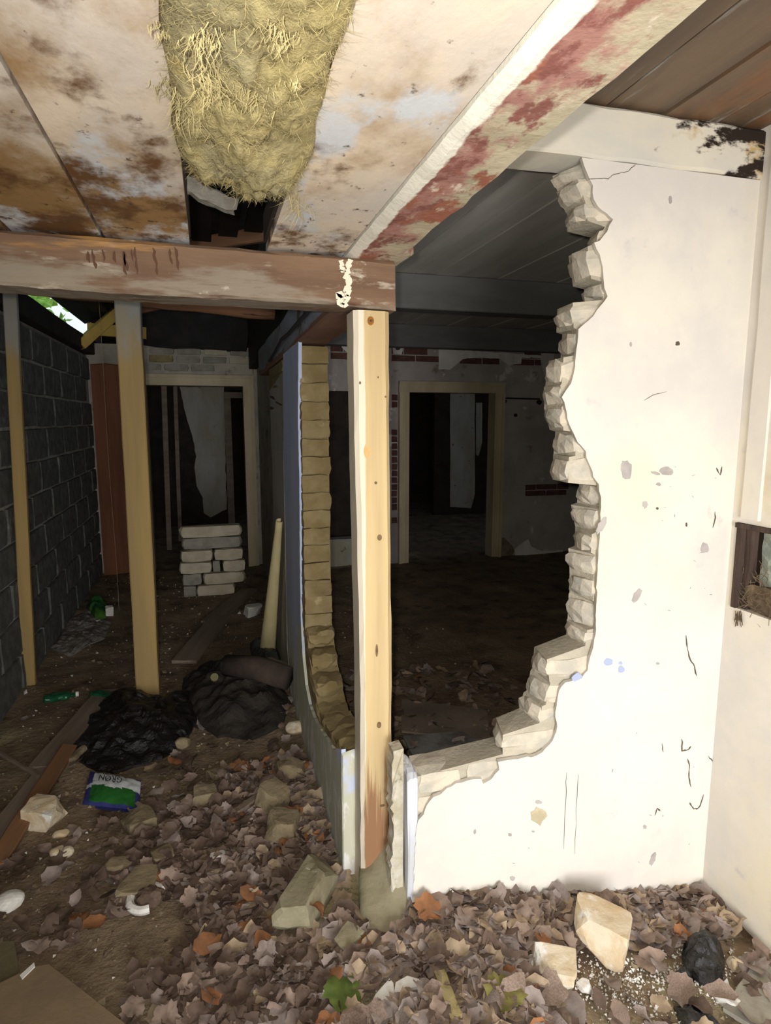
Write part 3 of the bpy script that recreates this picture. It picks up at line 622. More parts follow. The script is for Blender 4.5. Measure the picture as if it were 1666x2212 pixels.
# ------------------------------------------------------------------ ceilings
def ceilings():
    host = MB(); host.box((-1.02, -1.6, 1.925), (-.44, 1.8, 1.94)); c = struct(host.build('ceiling', m_roof, base=(-.6, 0, 1.92)))
    host.v
    xs = [-1.02, -.845, -.640, -.436, -.229, -.0235]
    for i in range(5):
        q = MB(); rr = random.Random(i)
        q.hexa(box8(xs[i] + .004, xs[i + 1] - .003, -1.6, 1.79, 1.890 + .003 * (i % 2), 1.912), 2, .0, .004, i); q.build('ceiling_board', m_ceil, c)
    q = MB(); q.hexa(box8(.1665, .370, -1.6, 1.79, 1.889, 1.912), 2, 0, .004, 9); q.build('ceiling_board', m_ceil, c)
    for x in (-.033, .172):
        q = MB(); q.timber((x, .2, 1.945), (x, 1.75, 1.945), .022, .07, seg=6, jit=.002); q.build('joist', m_roof, c)
    # brown boards over the right bay
    h = MB(); h.box((.5, -1.6, 2.30), (1.62, 1.72, 2.315)); c2 = struct(h.build('ceiling', m_roof, base=(1, 0, 2.3)))
    for i in range(6):
        q = MB(); x = .515 + i * .18; q.hexa(box8(x + .003, x + .177, -1.6, 1.70, 2.274 + .004 * (i % 2), 2.298), 2, 0, .01, i); q.build('ceiling_board', m_darkwood, c2)
    # grey boards over the back room
    h = MB(); h.box((.5, 1.70, 2.296), (4.4, 6.1, 2.31)); c3 = struct(h.build('ceiling', m_roof, base=(2, 4, 2.3)))
    i = 0; x = .52
    while x < 4.3:
        q = MB(); q.hexa(box8(x + .0025, x + .1275, 1.70, 6.0, 2.272 + .002 * (i % 3), 2.294), 1, 0, 0, i); q.build('ceiling_board', m_greyboard, c3); x += .13; i += 1
    for n, (Y, lab) in enumerate([(3.56, 'dark grey ceiling beam crossing the back room, nearer of the two'), (5.40, 'dark grey ceiling beam crossing the back room just before the far wall')]):
        q = MB(); q.timber((.50, Y + .03, 2.175), (4.35, Y + .03, 2.175), .12, .195, seg=6, jit=.002, ch=.04); tag(q.build('ceiling_beam', m_joist), lab, 'beam')
    # roof over the left bay
    r = MB(); r.add([(-1.07, -1.7, 2.33), (.50, -1.7, 2.72), (.50, 6.55, 2.72), (-1.07, 6.55, 2.33), (-1.07, -1.7, 2.37), (.50, -1.7, 2.76), (.50, 6.55, 2.76), (-1.07, 6.55, 2.37)],
                    [(0, 3, 2, 1), (4, 5, 6, 7), (0, 1, 5, 4), (1, 2, 6, 5), (2, 3, 7, 6), (3, 0, 4, 7)]); c4 = struct(r.build('ceiling', m_black, base=(-.5, 3, 2.42)))
    for x in [-.9, -.62, -.34, -.06, .10, .26]:
        z = 2.33 + (x + 1.07) * .248
        q = MB(); q.hexa(box8(x, x + .13, -1.6, 6.4, z - .03, z - .008), 1); q.build('roof_board', m_roof, c4)
    for Y in (2.3, 3.1, 4.3, 5.2, 6.0):
        q = MB(); q.timber((-.72, Y, 2.36), (.42, Y, 2.64), .05, .09, seg=5, jit=.003); q.build('rafter', m_log, c4)
    q = MB(); q.box((.45, -1.7, 2.3), (.53, 1.9, 2.76)); struct(q.build('wall_attic', m_black))
ceilings()

# ------------------------------------------------------------------ insulation hanging out of the ceiling
def wool():
    rt = empty('insulation_batt', (.07, .7, 1.89)); rr = random.Random(21)
    nx, ny = 40, 110; vs, fs = [], []
    for j in range(ny + 1):
        v = j / ny; y = .15 + 1.06 * v
        for i in range(nx + 1):
            u = i / nx; a = math.pi * u
            xl = -.030 - .008 * (1 - v) + .012 * N(y * 9, 1, 1) + .02 * sm(.9, 1, v); xr = .150 + .028 * v + .012 * N(y * 8, 5, 2)
            x = xl + (xr - xl) * (u + .0)
            bulge = (math.sin(a) ** .35 if 0 < u < 1 else 0)
            yy = y + .05 * sm(.8, 1, v) * N(x * 16, 3, 8) * 2
            h = .050 + .020 * N(x * 9, y * 7, 2) + .014 * N(x * 26, y * 14, 5) + .012 * N(x * 60, y * 34, 7) + .008 * N(x * 110, y * 70, 3)
            h *= bulge * (1 - sm(.965, 1.0, v) * .8); h += .012 * sm(.6, .95, v) * bulge
            vs.append((x, yy, 1.905 - h - .014))
    fs = [(j * (nx + 1) + i, (j + 1) * (nx + 1) + i, (j + 1) * (nx + 1) + i + 1, j * (nx + 1) + i + 1) for j in range(ny) for i in range(nx)]
    k = len(vs); vs += [(-.02, .15, 1.96), (.16, .15, 1.96), (.165, 1.19, 1.96), (-.01, 1.19, 1.96)]; fs.append((k, k + 1, k + 2, k + 3))
    # side and end skirts
    for j in range(ny):
        fs.append((j * (nx + 1), k if j < ny / 2 else k + 3, (j + 1) * (nx + 1))); fs.append((j * (nx + 1) + nx, (j + 1) * (nx + 1) + nx, k + 1 if j < ny / 2 else k + 2))
    for i in range(nx): fs.append((ny * (nx + 1) + i, k + 3 if i < nx / 2 else k + 2, ny * (nx + 1) + i + 1))
    mb = MB(); mb.add(vs, fs); mb.build('batt', m_wool, rt, smooth=True)
    # loose fibres and curled locks
    q = MB()
    def strand(p, d, L, w0, curl):
        d = d.normalized(); w2 = d.cross(Vector((0, 0, 1)))
        if w2.length < .01: w2 = Vector((1, 0, 0))
        w2 = w2.normalized() * w0; ax = Vector((rr.gauss(0, .4), rr.gauss(0, .4), 1)).normalized(); pts = []; n = 4
        M = Matrix.Rotation(curl / n, 3, ax)
        for i in range(n + 1): pts.append(p.copy()); p = p + d * L / n; d = M @ d
        vv = []
        for i, a in enumerate(pts[:-1]): vv += [a - w2 * (1 - .2 * i), a + w2 * (1 - .2 * i)]
        vv.append(pts[-1]); q.add(vv, [(2 * i, 2 * i + 1, 2 * i + 3, 2 * i + 2) for i in range(n - 1)] + [(2 * n - 2, 2 * n - 1, 2 * n)])
    for i in range(13000):
        u, v = rr.random(), rr.random(); j = int(v * ny); ii = int(u * nx); p = Vector(vs[j * (nx + 1) + ii])
        if rr.random() < .12: p = Vector(vs[(ny - rr.randint(0, 3)) * (nx + 1) + ii])
        p.z += .001
        strand(p, Vector((rr.gauss(0, .7), rr.gauss(.2, .8), rr.uniform(-.12, .02))), rr.uniform(.008, .03), rr.uniform(.0002, .0006), rr.gauss(0, 1.6))
    for (a, b2, za, zb, sp, cnt) in [((435, 140), (480, 235), 1.835, 1.82, .012, 160), ((450, 60), (430, 130), 1.84, 1.82, .010, 110), ((395, 200), (410, 285), 1.85, 1.83, .010, 120), ((622, 395), (652, 480), 1.87, 1.85, .008, 110), ((512, 385), (508, 432), 1.86, 1.85, .004, 40),
                                     ((575, 385), (590, 425), 1.86, 1.85, .008, 90), ((545, 190), (560, 250), 1.83, 1.82, .008, 60), ((590, 185), (600, 200), 1.83, 1.82, .006, 40), ((630, 170), (640, 195), 1.83, 1.82, .006, 40), ((355, 50), (352, 80), 1.87, 1.86, .008, 60), ((360, 170), (352, 210), 1.88, 1.87, .008, 60), ((520, 300), (560, 330), 1.83, 1.82, .012, 80), ((600, 60), (590, 110), 1.83, 1.82, .010, 80)]:
        A1, B1 = on_z(*a, za), on_z(*b2, zb); d = B1 - A1
        for k in range(int(cnt * .7)):
            t = rr.uniform(-.1, .75); p = A1 + d * t + Vector((rr.gauss(0, sp), rr.gauss(0, sp * .5), rr.gauss(0, .003)))
            strand(p, d.normalized() + Vector((rr.gauss(0, .55), rr.gauss(0, .55), 0)), d.length * rr.uniform(.25, .6) + .004, rr.uniform(.0003, .0008), rr.gauss(0, 2.0))
    o = q.build('wool_fibres', m_woolf, rt); o['kind'] = 'stuff'
    tag(rt, 'yellowish mineral wool batt sagging out of the gap between the ceiling boards', 'insulation')
    q = MB(); q.timber(on_z(396, 398, 1.935), on_z(508, 447, 1.905), .030, .03, seg=6, jit=.003, ends=.006)
    tag(q.build('broken_lath', mat('dusty_lath', srgb(126, 122, 114), srgb(104, 98, 90), 12, rough=.95, bump=.7, bscale=50)), 'grey dusty broken lath poking across the ceiling gap', 'lath')
wool()

# ------------------------------------------------------------------ block wall on the left
def left_wall():
    mb = MB(); mb.box((-1.20, -1.7, -.3), (-1.036, 6.5, 2.02)); wl = struct(mb.build('wall_left', m_joint, base=(-1.1, 3, -.3)))
    var = []
    for k in range(4):
        q = MB(); q.hexa(box8(-.05, 0, -.24, .24, -.093, .093), 3, .0025, .025, 300 + k); o = q.build('concrete_block', m_block, wl); var.append(o)
        COL.objects.unlink(o)
    rr = random.Random(31); n = 0
    for c in range(11):
        z = -.1 + .2 * c; y = .1 + (.25 if c % 2 else 0) + rr.uniform(-.03, .03)
        while y < 6.35:
            b = var[rr.randint(0, 3)].copy(); b.parent = wl; COL.objects.link(b)
            b.location = Vector((-1.018 + rr.uniform(-.003, .003), y, z + rr.uniform(-.003, .003))) - Vector(wl['_w']) ; n += 1
            # local mesh vertices already have the wall offset subtracted
            b.location += Vector(wl['_w']); y += .498 + rr.uniform(-.012, .012)
    for o in var: bpy.data.objects.remove(o)
    t = MB(); t.timber((-1.05, 1.0, 2.09), (-1.05, 6.4, 2.09), .17, .13, seg=10, jit=.004, ch=.05)
    tag(t.build('wall_plate', m_black), 'black plate lying along the top of the grey block wall', 'beam')
    # eaves board outside, foliage beyond
    t = MB(); t.timber((-1.22, 1.0, 2.17), (-1.22, 8.6, 2.17), .03, .07, seg=4, jit=.002)
    tag(t.build('eaves_board', mat('white_eaves', srgb(214, 210, 200), None, rough=.7, bump=0)), 'pale board outside, seen in the gap above the block wall', 'board')
    rr = random.Random(8); q = MB()
    for i in range(9000):
        y = rr.uniform(4, 16); x = -1.9 - (y - 4) * .08 - rr.random() * 1.6; z = .8 + rr.random() * (1.6 + .24 * y); s = rr.uniform(.06, .14)
        a = Vector((rr.uniform(-1, 1), rr.uniform(-1, 1), rr.uniform(-1, 1))).normalized(); b2 = a.orthogonal().normalized(); p = Vector((x, y, z))
        q.add([p - a * s, p + b2 * s * .5, p + a * s, p - b2 * s * .5], [(0, 1, 2, 3)])
    g = q.build('hedge', m_foliage); tag(g, 'bright green foliage outdoors, seen through the gap above the block wall', 'hedge', kind='stuff')
    gr = MB(); gr.box((-30, -30, -.6), (30, 40, -.4)); struct(gr.build('floor', mat('outdoor_grass', srgb(90, 110, 60), srgb(80, 92, 50), 3)))
left_wall()

# props, log, rafters ends
def props():
    m_yel = mat('yellow_wood', srgb(214, 178, 92), srgb(196, 160, 84), 6, rough=.7, bump=.1)
    q = MB(); q.timber((-1.005, 3.68, 0), (-.925, 3.66, 2.34), .062, .036, up=(0, -1, .0), seg=12, jit=.002)
    tag(q.build('thin_prop', m_prop), 'thin pine batten standing in front of the grey block wall', 'batten')
    q = MB(); q.timber((-.362, 3.40, -.01), (-.352, 3.40, 2.36), .115, .10, up=(0, -1, 0), seg=14, jit=.002, ch=.05)
    tag(q.build('thick_prop', m_prop), 'yellow square timber prop standing behind the black rubbish bag', 'post')
    q = MB(); q.tube([(-1.0 + 1.37 * i / 10, 3.54 + .004 * math.sin(i), 2.135 - .085 * i / 10 + .003 * math.sin(i * 2)) for i in range(11)], [.072 - .002 * (i % 3) for i in range(11)], 14)
    tag(q.build('round_log', m_log, smooth=True), 'reddish brown round log lying across behind the two timber props', 'log')
    q = MB(); q.timber((-.99, 5.75, 2.05), (-.70, 5.9, 2.36), .11, .08, seg=3, jit=.002, ch=.05); tag(q.build('rafter_end', m_yel), 'slanting yellow rafter end lit by the roof gap', 'rafter')
    q = MB(); q.timber((-.98, 6.12, 2.23), (-.50, 6.12, 2.21), .04, .10, seg=3, jit=.002, ch=.05); tag(q.build('yellow_board', m_yel), 'yellow board lying on the far brick wall under the roof', 'board')
    q = MB(); q.tube([(-.66 + .004 * math.sin(i * 1.3), 4.6 + .02 * i / 6, 2.42 - i * .33) for i in range(8)], .0014, 4); tag(q.build('hanging_string', mat('twine', srgb(150, 130, 100), None, bump=0)), 'thin string hanging down left of the thick timber prop', 'string')
props()

# ------------------------------------------------------------------ far left wall with doorway, stack of bricks
def door_frame(name, xl, xr, zt, Y, w=.10, m=m_frame, z0=-.05):
    d = struct(empty(name, ((xl + xr) / 2, Y, z0)))
    def piece(nm, a, b2, c, e, horiz):
        q = MB(); q.box((a, Y - .045, c), (b2, Y + .12, e))
        if horiz: q.box((a, Y - .060, e - .03), (b2, Y - .045, e)); q.box((a + w, Y - .052, c + .01), (b2 - w, Y - .045, c + .03))
        else:
            s = 1 if a < (xl + xr) / 2 else -1
            o = a if s > 0 else b2; q.box((min(o, o + s * .03), Y - .060, c), (max(o, o + s * .03), Y - .045, e)); q.box((min(o + s * .07, o + s * .09), Y - .052, c), (max(o + s * .07, o + s * .09), Y - .045, e))
        q.build(nm, m, d)
    piece('jamb', xl - w, xl, z0, zt, False); piece('jamb', xr, xr + w, z0, zt, False); piece('head', xl - w, xr + w, zt, zt + w, True)
    return d
def far_left():
    Y = 6.3; mb = MB()
    mb.box((-1.05, Y, -.2), (-.64, Y + .14, 2.13)); mb.box((.436, Y, -.2), (.56, Y + .14, 2.13)); mb.box((-.64, Y, 1.865), (.44, Y + .14, 2.13))
    wl = struct(mb.build('wall_back', m_greyplaster, base=(-.3, Y, -.2)))
    door_frame('door_1', -.545, .336, 1.765, Y)
    rr = random.Random(14)
    z = 1.90
    for c in range(3):
        x = -.62 + (.11 if c % 2 else 0)
        while x < .30:
            L = .24 if rr.random() < .7 else .12
            mm = rr.choice([m_greybrick, m_greybrick, m_brick_yellow, m_whitebrick]) if c else m_greybrick
            if rr.random() < .85:
                q = MB(); q.hexa(box8(x, x + L - .014, Y - .018 + rr.uniform(-.006, .006), Y + .05, z, z + .062), 2, .004, .06, rr.randint(0, 999)); q.build('brick', mm, wl)
            x += L
        z += .075
    q = MB(); q.hexa(box8(-1.0, -.742, Y - .06, Y - .03, -.04, 1.95), 2, .002, .01, 3); tag(q.build('plywood_sheet', m_ply), 'reddish brown board standing in the far left corner beside the doorway', 'board')
    q = MB(); q.hexa([(-.62, Y - .03, 2.12), (.40, Y - .03, 2.09), (.40, Y + .1, 2.09), (-.62, Y + .1, 2.12), (-.62, Y - .12, 2.62), (.40, Y - .12, 2.62), (.40, Y + .1, 2.62), (-.62, Y + .1, 2.62)], 6, .012, .01, 5)
    tag(q.build('roofing_membrane', m_black), 'black roofing membrane hanging above the far left doorway', 'membrane')
    # brick stack
    s = empty('brick_pile', (0, 5.30, 0)); s_y0, s_y1 = 5.25, 5.36
    xa, xb = -.265, .252
    rows = [[(-.25, -.15, 'g'), (-.145, .165, 'w')], [(-.255, -.10, 'g'), (-.09, .25, 'w')], [(-.275, -.015, 'w'), (-.008, .05, 'g'), (.07, .255, 'w')], [(-.262, -.005, 'w'), (.003, .24, 'w')], [(-.25, .235, 'g')], [(-.262, .238, 'w')]]
    z = -.02
    for k, row in enumerate(rows):
        h = .1 if k else .11
        for (a, b2, c) in row:
            dy = .015 if c == 'g' else 0
            q = MB(); q.hexa(box8(a, b2, s_y0 + dy, s_y1, z + .002, z + h - .004), 3, .004, .06, k * 7 + int(a * 100)); q.build('brick', m_whitebrick if c == 'w' else m_greybrick, s)
        z += h
    tag(s, 'small stack of whitish bricks standing before the far left doorway', 'brick stack')
    # room beyond
    mb = MB(); Y2 = 9.0
    mb.box((-1.0, Y2, -.2), (.30, Y2 + .1, 2.6)); mb.box((1.05, Y2, -.2), (2.55, Y2 + .1, 2.6)); mb.box((3.3, Y2, -.2), (4.6, Y2 + .1, 2.6)); mb.box((.3, Y2, 1.85), (1.05, Y2 + .1, 2.6)); mb.box((2.55, Y2, 1.85), (3.3, Y2 + .1, 2.6))
    mb.box((-1.0, 6.44, -.2), (-.92, 9, 2.6)); mb.box((4.5, 6.2, -.2), (4.6, 9, 2.6)); mb.box((-1.0, 11, -.2), (4.6, 11.1, 2.6)); mb.box((-1.0, 9, -.2), (-.92, 11, 2.6)); mb.box((4.5, 9, -.2), (4.6, 11, 2.6))
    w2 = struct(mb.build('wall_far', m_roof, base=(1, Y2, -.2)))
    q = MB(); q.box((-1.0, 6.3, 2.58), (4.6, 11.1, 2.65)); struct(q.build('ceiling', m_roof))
    P = [on_y(x, y, Y2 - .015) for x, y in [(388, 835), (484, 835), (486, 950), (490, 1100), (470, 1110), (455, 1118), (440, 1108), (438, 1075), (425, 1050), (420, 1010), (424, 985), (415, 940), (400, 890)]]
    P = ragged(P + [P[0]], .006, .06, 3)[:-1]; q = MB(); q.prism(P, [p + Vector((0, .012, 0)) for p in P]); tri(q.build('plaster_patch', m_creamplaster, w2))
    door_frame('door_3', .30, .98, 1.74, Y2, .08, m_plank)
    for i, (x, Yq) in enumerate([(357, 7.4), (381, 7.9)]):
        a = on_y(x, 835, Yq); b2 = on_y(x + 9, 1175, Yq); q = MB(); q.timber((b2.x, Yq, -.02), (a.x, Yq, 2.55), .055 - .01 * i, .03, up=(0, 1, 0), seg=4)
        tag(q.build('thin_pole', m_plank), ['nearer thin pole standing in the dark room behind the left doorway', 'farther, fainter thin pole in the dark room behind the left doorway'][i], 'pole')
    # right-hand far patches
    for (x0, x1, y0, y1) in [(973, 1026, 848, 1098), (1029, 1042, 870, 985)]:
        P = [on_y(x, y, Y2 - .015) for x, y in [(x0, y0), (x1, y0), (x1, y1 - 30), (x1 - 8, y1), (x0, y1 - 3)]]; P = ragged(P + [P[0]], .004, .08, x0)[:-1]
        q = MB(); q.prism(P, [p + Vector((0, .012, 0)) for p in P]); tri(q.build('plaster_patch', m_creamplaster, w2))
    door_frame('door_4', 1.75, 2.18, 1.76, Y2 - .1, .07, m_plank)
far_left()

# ------------------------------------------------------------------ far wall of the back room
def far_right():
    Y = 6.0; mb = MB(); xl, xr, zt = 1.92, 2.845, 1.715
    mb.box((.5, Y, -.2), (.62, Y + .14, 2.3)); mb.box((.62, Y, 1.72), (1.55, Y + .14, 2.3)); mb.box((.62, Y, -.2), (1.55, Y + .14, .27)); mb.box((1.55, Y, -.2), (xl - .04, Y + .14, 2.3))
    mb.box((xl - .04, Y, zt + .04), (xr + .04, Y + .14, 2.3)); mb.box((xr + .04, Y, -.2), (4.4, Y + .14, 2.3))
    nb = MB(); nb.box((.60, Y + .3, .2), (1.6, Y + .34, 1.8)); struct(nb.build('wall_recess', m_roof))  # recess back coloured dark to stand for the shade inside the opening
    wl = struct(mb.build('wall_back', m_backwall, base=(2, Y, -.2)))
    q = MB(); q.box((4.3, 1.7, -.2), (4.4, 6, 2.3)); struct(q.build('wall_side', m_backwall))
    q = MB(); q.box((1.75, 1.60, -.3), (4.4, 1.72, 2.3)); struct(q.build('wall_side', m_backwall))
    door_frame('door_2', xl, xr, zt, Y, .105)
    q = MB(); q.box((.62, Y - .012, .0), (1.56, Y - .002, .262)); q.build('sill_panel', m_creamplaster, wl)
    # exposed bricks high on the wall and low by the floor
    rr = random.Random(19)
    def bricks(px0, px1, py0, py1, m, keep=.9):
        a = on_y(px0, py1, Y); b2 = on_y(px1, py0, Y); z = a.z; r = 0
        while z < b2.z - .02:
            x = a.x - (.12 if r % 2 else 0)
            while x < b2.x:
                if rr.random() < keep:
                    q = MB(); q.hexa(box8(max(x, a.x), min(x + .236, b2.x), Y - .012, Y + .02, z, z + .056), 1, .003, 0, rr.randint(0, 999))
                    if min(x + .236, b2.x) - max(x, a.x) > .03: q.build('brick', m, wl)
                x += .25
            z += .068; r += 1
    bricks(715, 752, 755, 775, m_redbrick); bricks(846, 948, 755, 780, m_redbrick); bricks(993, 1078, 774, 785, m_redbrick, .9); bricks(1108, 1168, 768, 788, m_redbrick); bricks(1135, 1228, 1048, 1072, m_redbrick, 1)
    bricks(846, 858, 850, 1130, m_redbrick, .8)
    def patch(pts, m, sd):
        P = ragged([on_y(x, y, Y - .016) for x, y in pts + [pts[0]]], .006, .05, sd)[:-1]; q = MB(); q.prism(P[::-1], [p + Vector((0, .014, 0)) for p in P][::-1]); tri(q.build('plaster_patch', m, wl))
    mp = mat('lighter_plaster', srgb(230, 224, 214), srgb(216, 210, 202), 6, rough=.95, bump=.3)
    patch([(948, 752), (1170, 768), (1170, 774), (1128, 772), (1126, 786), (1100, 790), (1080, 775), (1040, 772), (1000, 776), (990, 784), (972, 799), (948, 798)], mp, 1)
    patch([(848, 748), (872, 750), (868, 766), (850, 764)], mp, 2); patch([(732, 738), (750, 740), (750, 762), (740, 752)], mp, 3)
    patch([(1112, 1186), (1130, 1172), (1142, 1165), (1148, 1180), (1170, 1190), (1216, 1188), (1214, 1204), (1116, 1206)], mp, 4)
    patch([(1072, 1168), (1090, 1162), (1106, 1178), (1112, 1190), (1104, 1205), (1068, 1208)], m_stone, 5)
    # coat rail
    r = empty('coat_rail', on_y(1125, 862, Y - .03)); q = MB(); a, b2 = on_y(1090, 860, Y - .03), on_y(1166, 862, Y - .03); q.tube([a, (a + b2) / 2, b2], .010, 6); q.build('rail', m_cable, r)
    for p in (a, b2):
        q = MB(); q.tube([p + Vector((0, .03, -.03)), p + Vector((0, .0, -.04)), p + Vector((0, -.012, -.02))], .022, 8); q.build('hook', m_cable, r)
    tag(r, 'dark rail with round ends on the far wall right of the doorway', 'rail')
    q = MB(); c = on_y(1113, 897, Y - .004); q.tube([c, c - Vector((0, .02, 0))], .018, 10); tag(q.build('wall_plug', m_cable), 'dark round plug in the far wall under the rail', 'plug')
far_right()

# wall behind the viewer with its doorway (daylight comes in here), left of it closed
bw = MB(); bw.box((-1.2, -1.8, -.35), (-.20, -1.68, 2.5)); bw.box((.90, -1.8, -.35), (1.76, -1.68, 2.5)); bw.box((-.20, -1.8, 1.75), (.90, -1.68, 2.5)); struct(bw.build('wall_rear', m_greyplaster))

# ------------------------------------------------------------------ rubble, stones, litter
def ground_items():
    # concrete foot of the post
    P = [on_z(x, y, 0) for x, y in [(782, 1870), (775, 1930), (778, 1990), (792, 2040), (830, 2058), (880, 2048), (893, 2000), (893, 1960), (886, 1900), (870, 1850)]]
    mb = mound([(p.x, p.y) for p in P], .03, 3, 10, .012, .006, 0, 12, flat=.5, base=-.004)
    for v in mb.v:
        d = sm(1.50, 1.74, v.y)
        if v.z > -.01: v.z += .10 * d * (.6 + .8 * sm(.42, .5, v.x))
    tag(mb.build('concrete_foot', m_concrete, smooth=True), 'smooth greenish concrete lump at the foot of the centre post', 'concrete')
    A = lambda x, y: on_g(x, y)
    items = [ # name, px, py, dims, rot, seed, mat, boxy, label
        ('elongated_stone', 664, 1965, (.125, .34, .14), (0, .12, -.58), 1, m_concrete, .86, 'long greenish concrete lump with a flat top, left of the post foot'),
        ('small_stone', 752, 2045, (.11, .09, .07), (0, 0, .6), 2, m_concrete, .7, 'small tan stone wedged against the concrete post foot'),
        ('brick_piece', 98, 1775, (.165, .155, .12), (.12, .05, -.35), 3, m_stonel, .66, 'pale squarish brick piece lying on the brown plank at the left'),
        ('stone', 300, 1788, (.15, .13, .09), (.1, .1, .4), 4, m_stone, .7, 'tan stone lying just below the green and white packet'),
        ('stone', 442, 1728, (.12, .11, .07), (.0, .1, .1), 5, m_stone, .66, 'squarish tan stone half buried right of the packet'),
        ('stone', 470, 1678, (.10, .08, .05), (.0, .1, .5), 15, m_stone, .66, 'dim stone lying behind the squarish half buried one'),
        ('stone', 628, 1678, (.17, .13, .10), (.15, .1, .2), 6, m_stone, .68, 'faceted tan stone nearest the low whitewashed partition'),
        ('stone', 590, 1750, (.155, .15, .12), (.1, -.1, .7), 7, m_stone, .74, 'brownish stone, upper one of the touching pair in the litter'),
        ('stone', 612, 1806, (.15, .13, .11), (-.1, .1, -.3), 8, m_stone, .72, 'tan stone, lower one of the touching pair in the litter'),
        ('flat_stone', 306, 1915, (.165, .18, .06), (.0, .0, -.1), 9, m_stone, .68, 'flat squared slab in the dirt under the white ring'),
        ('stone', 350, 1852, (.10, .12, .05), (.0, .0, .3), 10, m_stone, .72, 'grey brown stone just above the flat squared slab'),
        ('large_rock', 1298, 2050, (.165, .19, .16), (.1, .15, .75), 12, m_stonel, .74, 'large angular cream rock on the leaves before the white wall'),
        ('white_rock', 1196, 2112, (.155, .14, .10), (.1, .05, -.45), 13, m_stonel, .68, 'flat topped whitish rock left of the large cream rock'),
        ('plaster_chunk', 1263, 2137, (.05, .05, .035), (0, 0, .3), 14, m_white, .7, 'bright white plaster chunk right of the whitish rock'),
        ('plaster_chunk', 1148, 2085, (.045, .04, .03), (0, 0, .3), 16, m_white, 0, 'white crumb of plaster behind the whitish rock, left end'),
        ('plaster_chunk', 1214, 2066, (.045, .04, .03), (0, 0, 1.3), 17, m_white, 0, 'white crumb of plaster touching the large cream rock'),
        ('pebble', 20, 1958, (.085, .08, .05), (0, 0, .3), 18, m_white, 0, 'pale rounded pebble at the left edge of the dirt floor'),
        ('pebble', 132, 1807, (.055, .04, .03), (0, 0, .3), 19, m_stonel, 0, 'small pale pebble right of the squarish brick piece'),
        ('pebble', 125, 1843, (.05, .055, .03), (0, 0, .7), 20, m_stonel, 0, 'paler left one of two pebbles below the brick piece'),
        ('pebble', 145, 1846, (.05, .045, .03), (0, 0, 1.7), 21, m_stonel, 0, 'right one of two pebbles below the brick piece'),
        ('pebble', 258, 1872, (.09, .07, .04), (0, 0, .2), 22, m_stone, 0, 'tan pebble left of the flat squared slab'),
        ('stone', 395, 1613, (.075, .07, .05), (0, 0, .2), 23, m_stone, 0, 'yellowish small stone at the right edge of the black bag'),
        ('white_lump', 547, 1328, (.16, .12, .12), (.2, .1, .5), 24, m_white, .7, 'whitish lump on the corridor floor below the brick stack'),
        ('stone', 175, 1628, (.09, .26, .06), (0, 0, -.4), 25, m_stone, .7, 'long muddy stone left of the black bag, beside the plank'),
        ('plaster_chunk', 1577, 2172, (.05, .085, .03), (0, 0, .6), 26, m_white, 0, 'white plaster flake near the bottom right corner'),
        ('plaster_chunk', 1626, 2075, (.03, .05, .02), (0, 0, .4), 27, m_white, 0, 'white plaster flake beside the right wall'),
        ('stone', 1588, 2090, (.05, .05, .03), (0, 0, .4), 28, m_stonel, 0, 'small tan stone between black bag and right wall'),
        ('plaster_chunk', 1425, 2032, (.03, .025, .02), (0, 0, .4), 29, m_white, 0, 'tiny white crumb left of the tied black bag'),
        ('stone', 470, 1855, (.095, .05, .04), (0, 0, .1), 33, m_white, .6, 'long whitish stone in the middle of the dirt floor'),
        ('mortar_lump', 640, 1560 + 20, (.10, .09, .06), (0, 0, .1), 34, m_stonel, 0, 'crumbly yellowish mortar heap at the foot of the partition')]
    for nm, px, py, dims, rot, sd, m, bx, lab in items:
        rock(nm, A(px, py), dims, rot, sd, m, bx, 5, 3, .05, .15).update_tag()
        o = bpy.data.objects[[x.name for x in bpy.data.objects][-1]] if False else None
        ob = ROCKS[-1] if ROCKS else None
        tag(ob, lab, 'rock' if 'rock' in nm else 'plaster' if 'plaster' in nm or 'lump' in nm else 'brick' if 'brick' in nm else 'stone')
    # dirt-filled white ring on the slab
    p = A(316, 1950); q = MB(); n = 18
    q.tube([p + Vector((.046 * math.cos(a), .050 * math.sin(a), .016)) for a in [.4 + 4.6 * i / n for i in range(n + 1)]], [.013] * (n + 1), 7)
    rg = empty('broken_ring', p); q.build('rim', m_white, rg); rock('mud_plug', p + Vector((.008, .0, .0)), (.085, .085, .05), (0, 0, 0), 4, m_leafm[2], 0, 2, 3, .25, .1, parent=rg)
    tag(rg, 'broken white ring filled with brown mud on the flat slab', 'pipe')
ROCKS = []
_rock = rock
def rock(*a, **k):
    o = _rock(*a, **k); ROCKS.append(o); return o
ground_items()

def plank_item(nm, p0, p1, wd, th, m, lab, cat='plank', lift=.012, roll=0.0):
    """plank lying on the ground from pixel p0 to pixel p1; built along its own X"""
    a, b2 = on_g(*p0), on_g(*p1); a.z += lift; b2.z += lift; L = (b2 - a).length
    q = MB(); q.timber((0, 0, 0), (L, 0, 0), wd, th, seg=8, jit=.0012, ch=.1, ends=.006); o = q.build(nm, m, base=(0, 0, 0))
    d = (b2 - a).normalized(); o.rotation_mode = 'XYZ'; o.location = a; o.rotation_euler = (roll, -math.asin(d.z), math.atan2(d.y, d.x)); return tag(o, lab, cat)
plank_item('plank', (-35, 1850), (126, 1640), .085, .022, m_plank, 'grey plank at the left edge, under the pale brick piece')
plank_item('plank', (-10, 1888), (150, 1628), .06, .03, m_plankb, 'brown timber beside the grey plank at the left edge', lift=.03, roll=.3)
plank_item('plank', (92, 1668), (232, 1500), .11, .018, m_plank, 'grey brown plank sticking out from under the black bag', lift=.02)
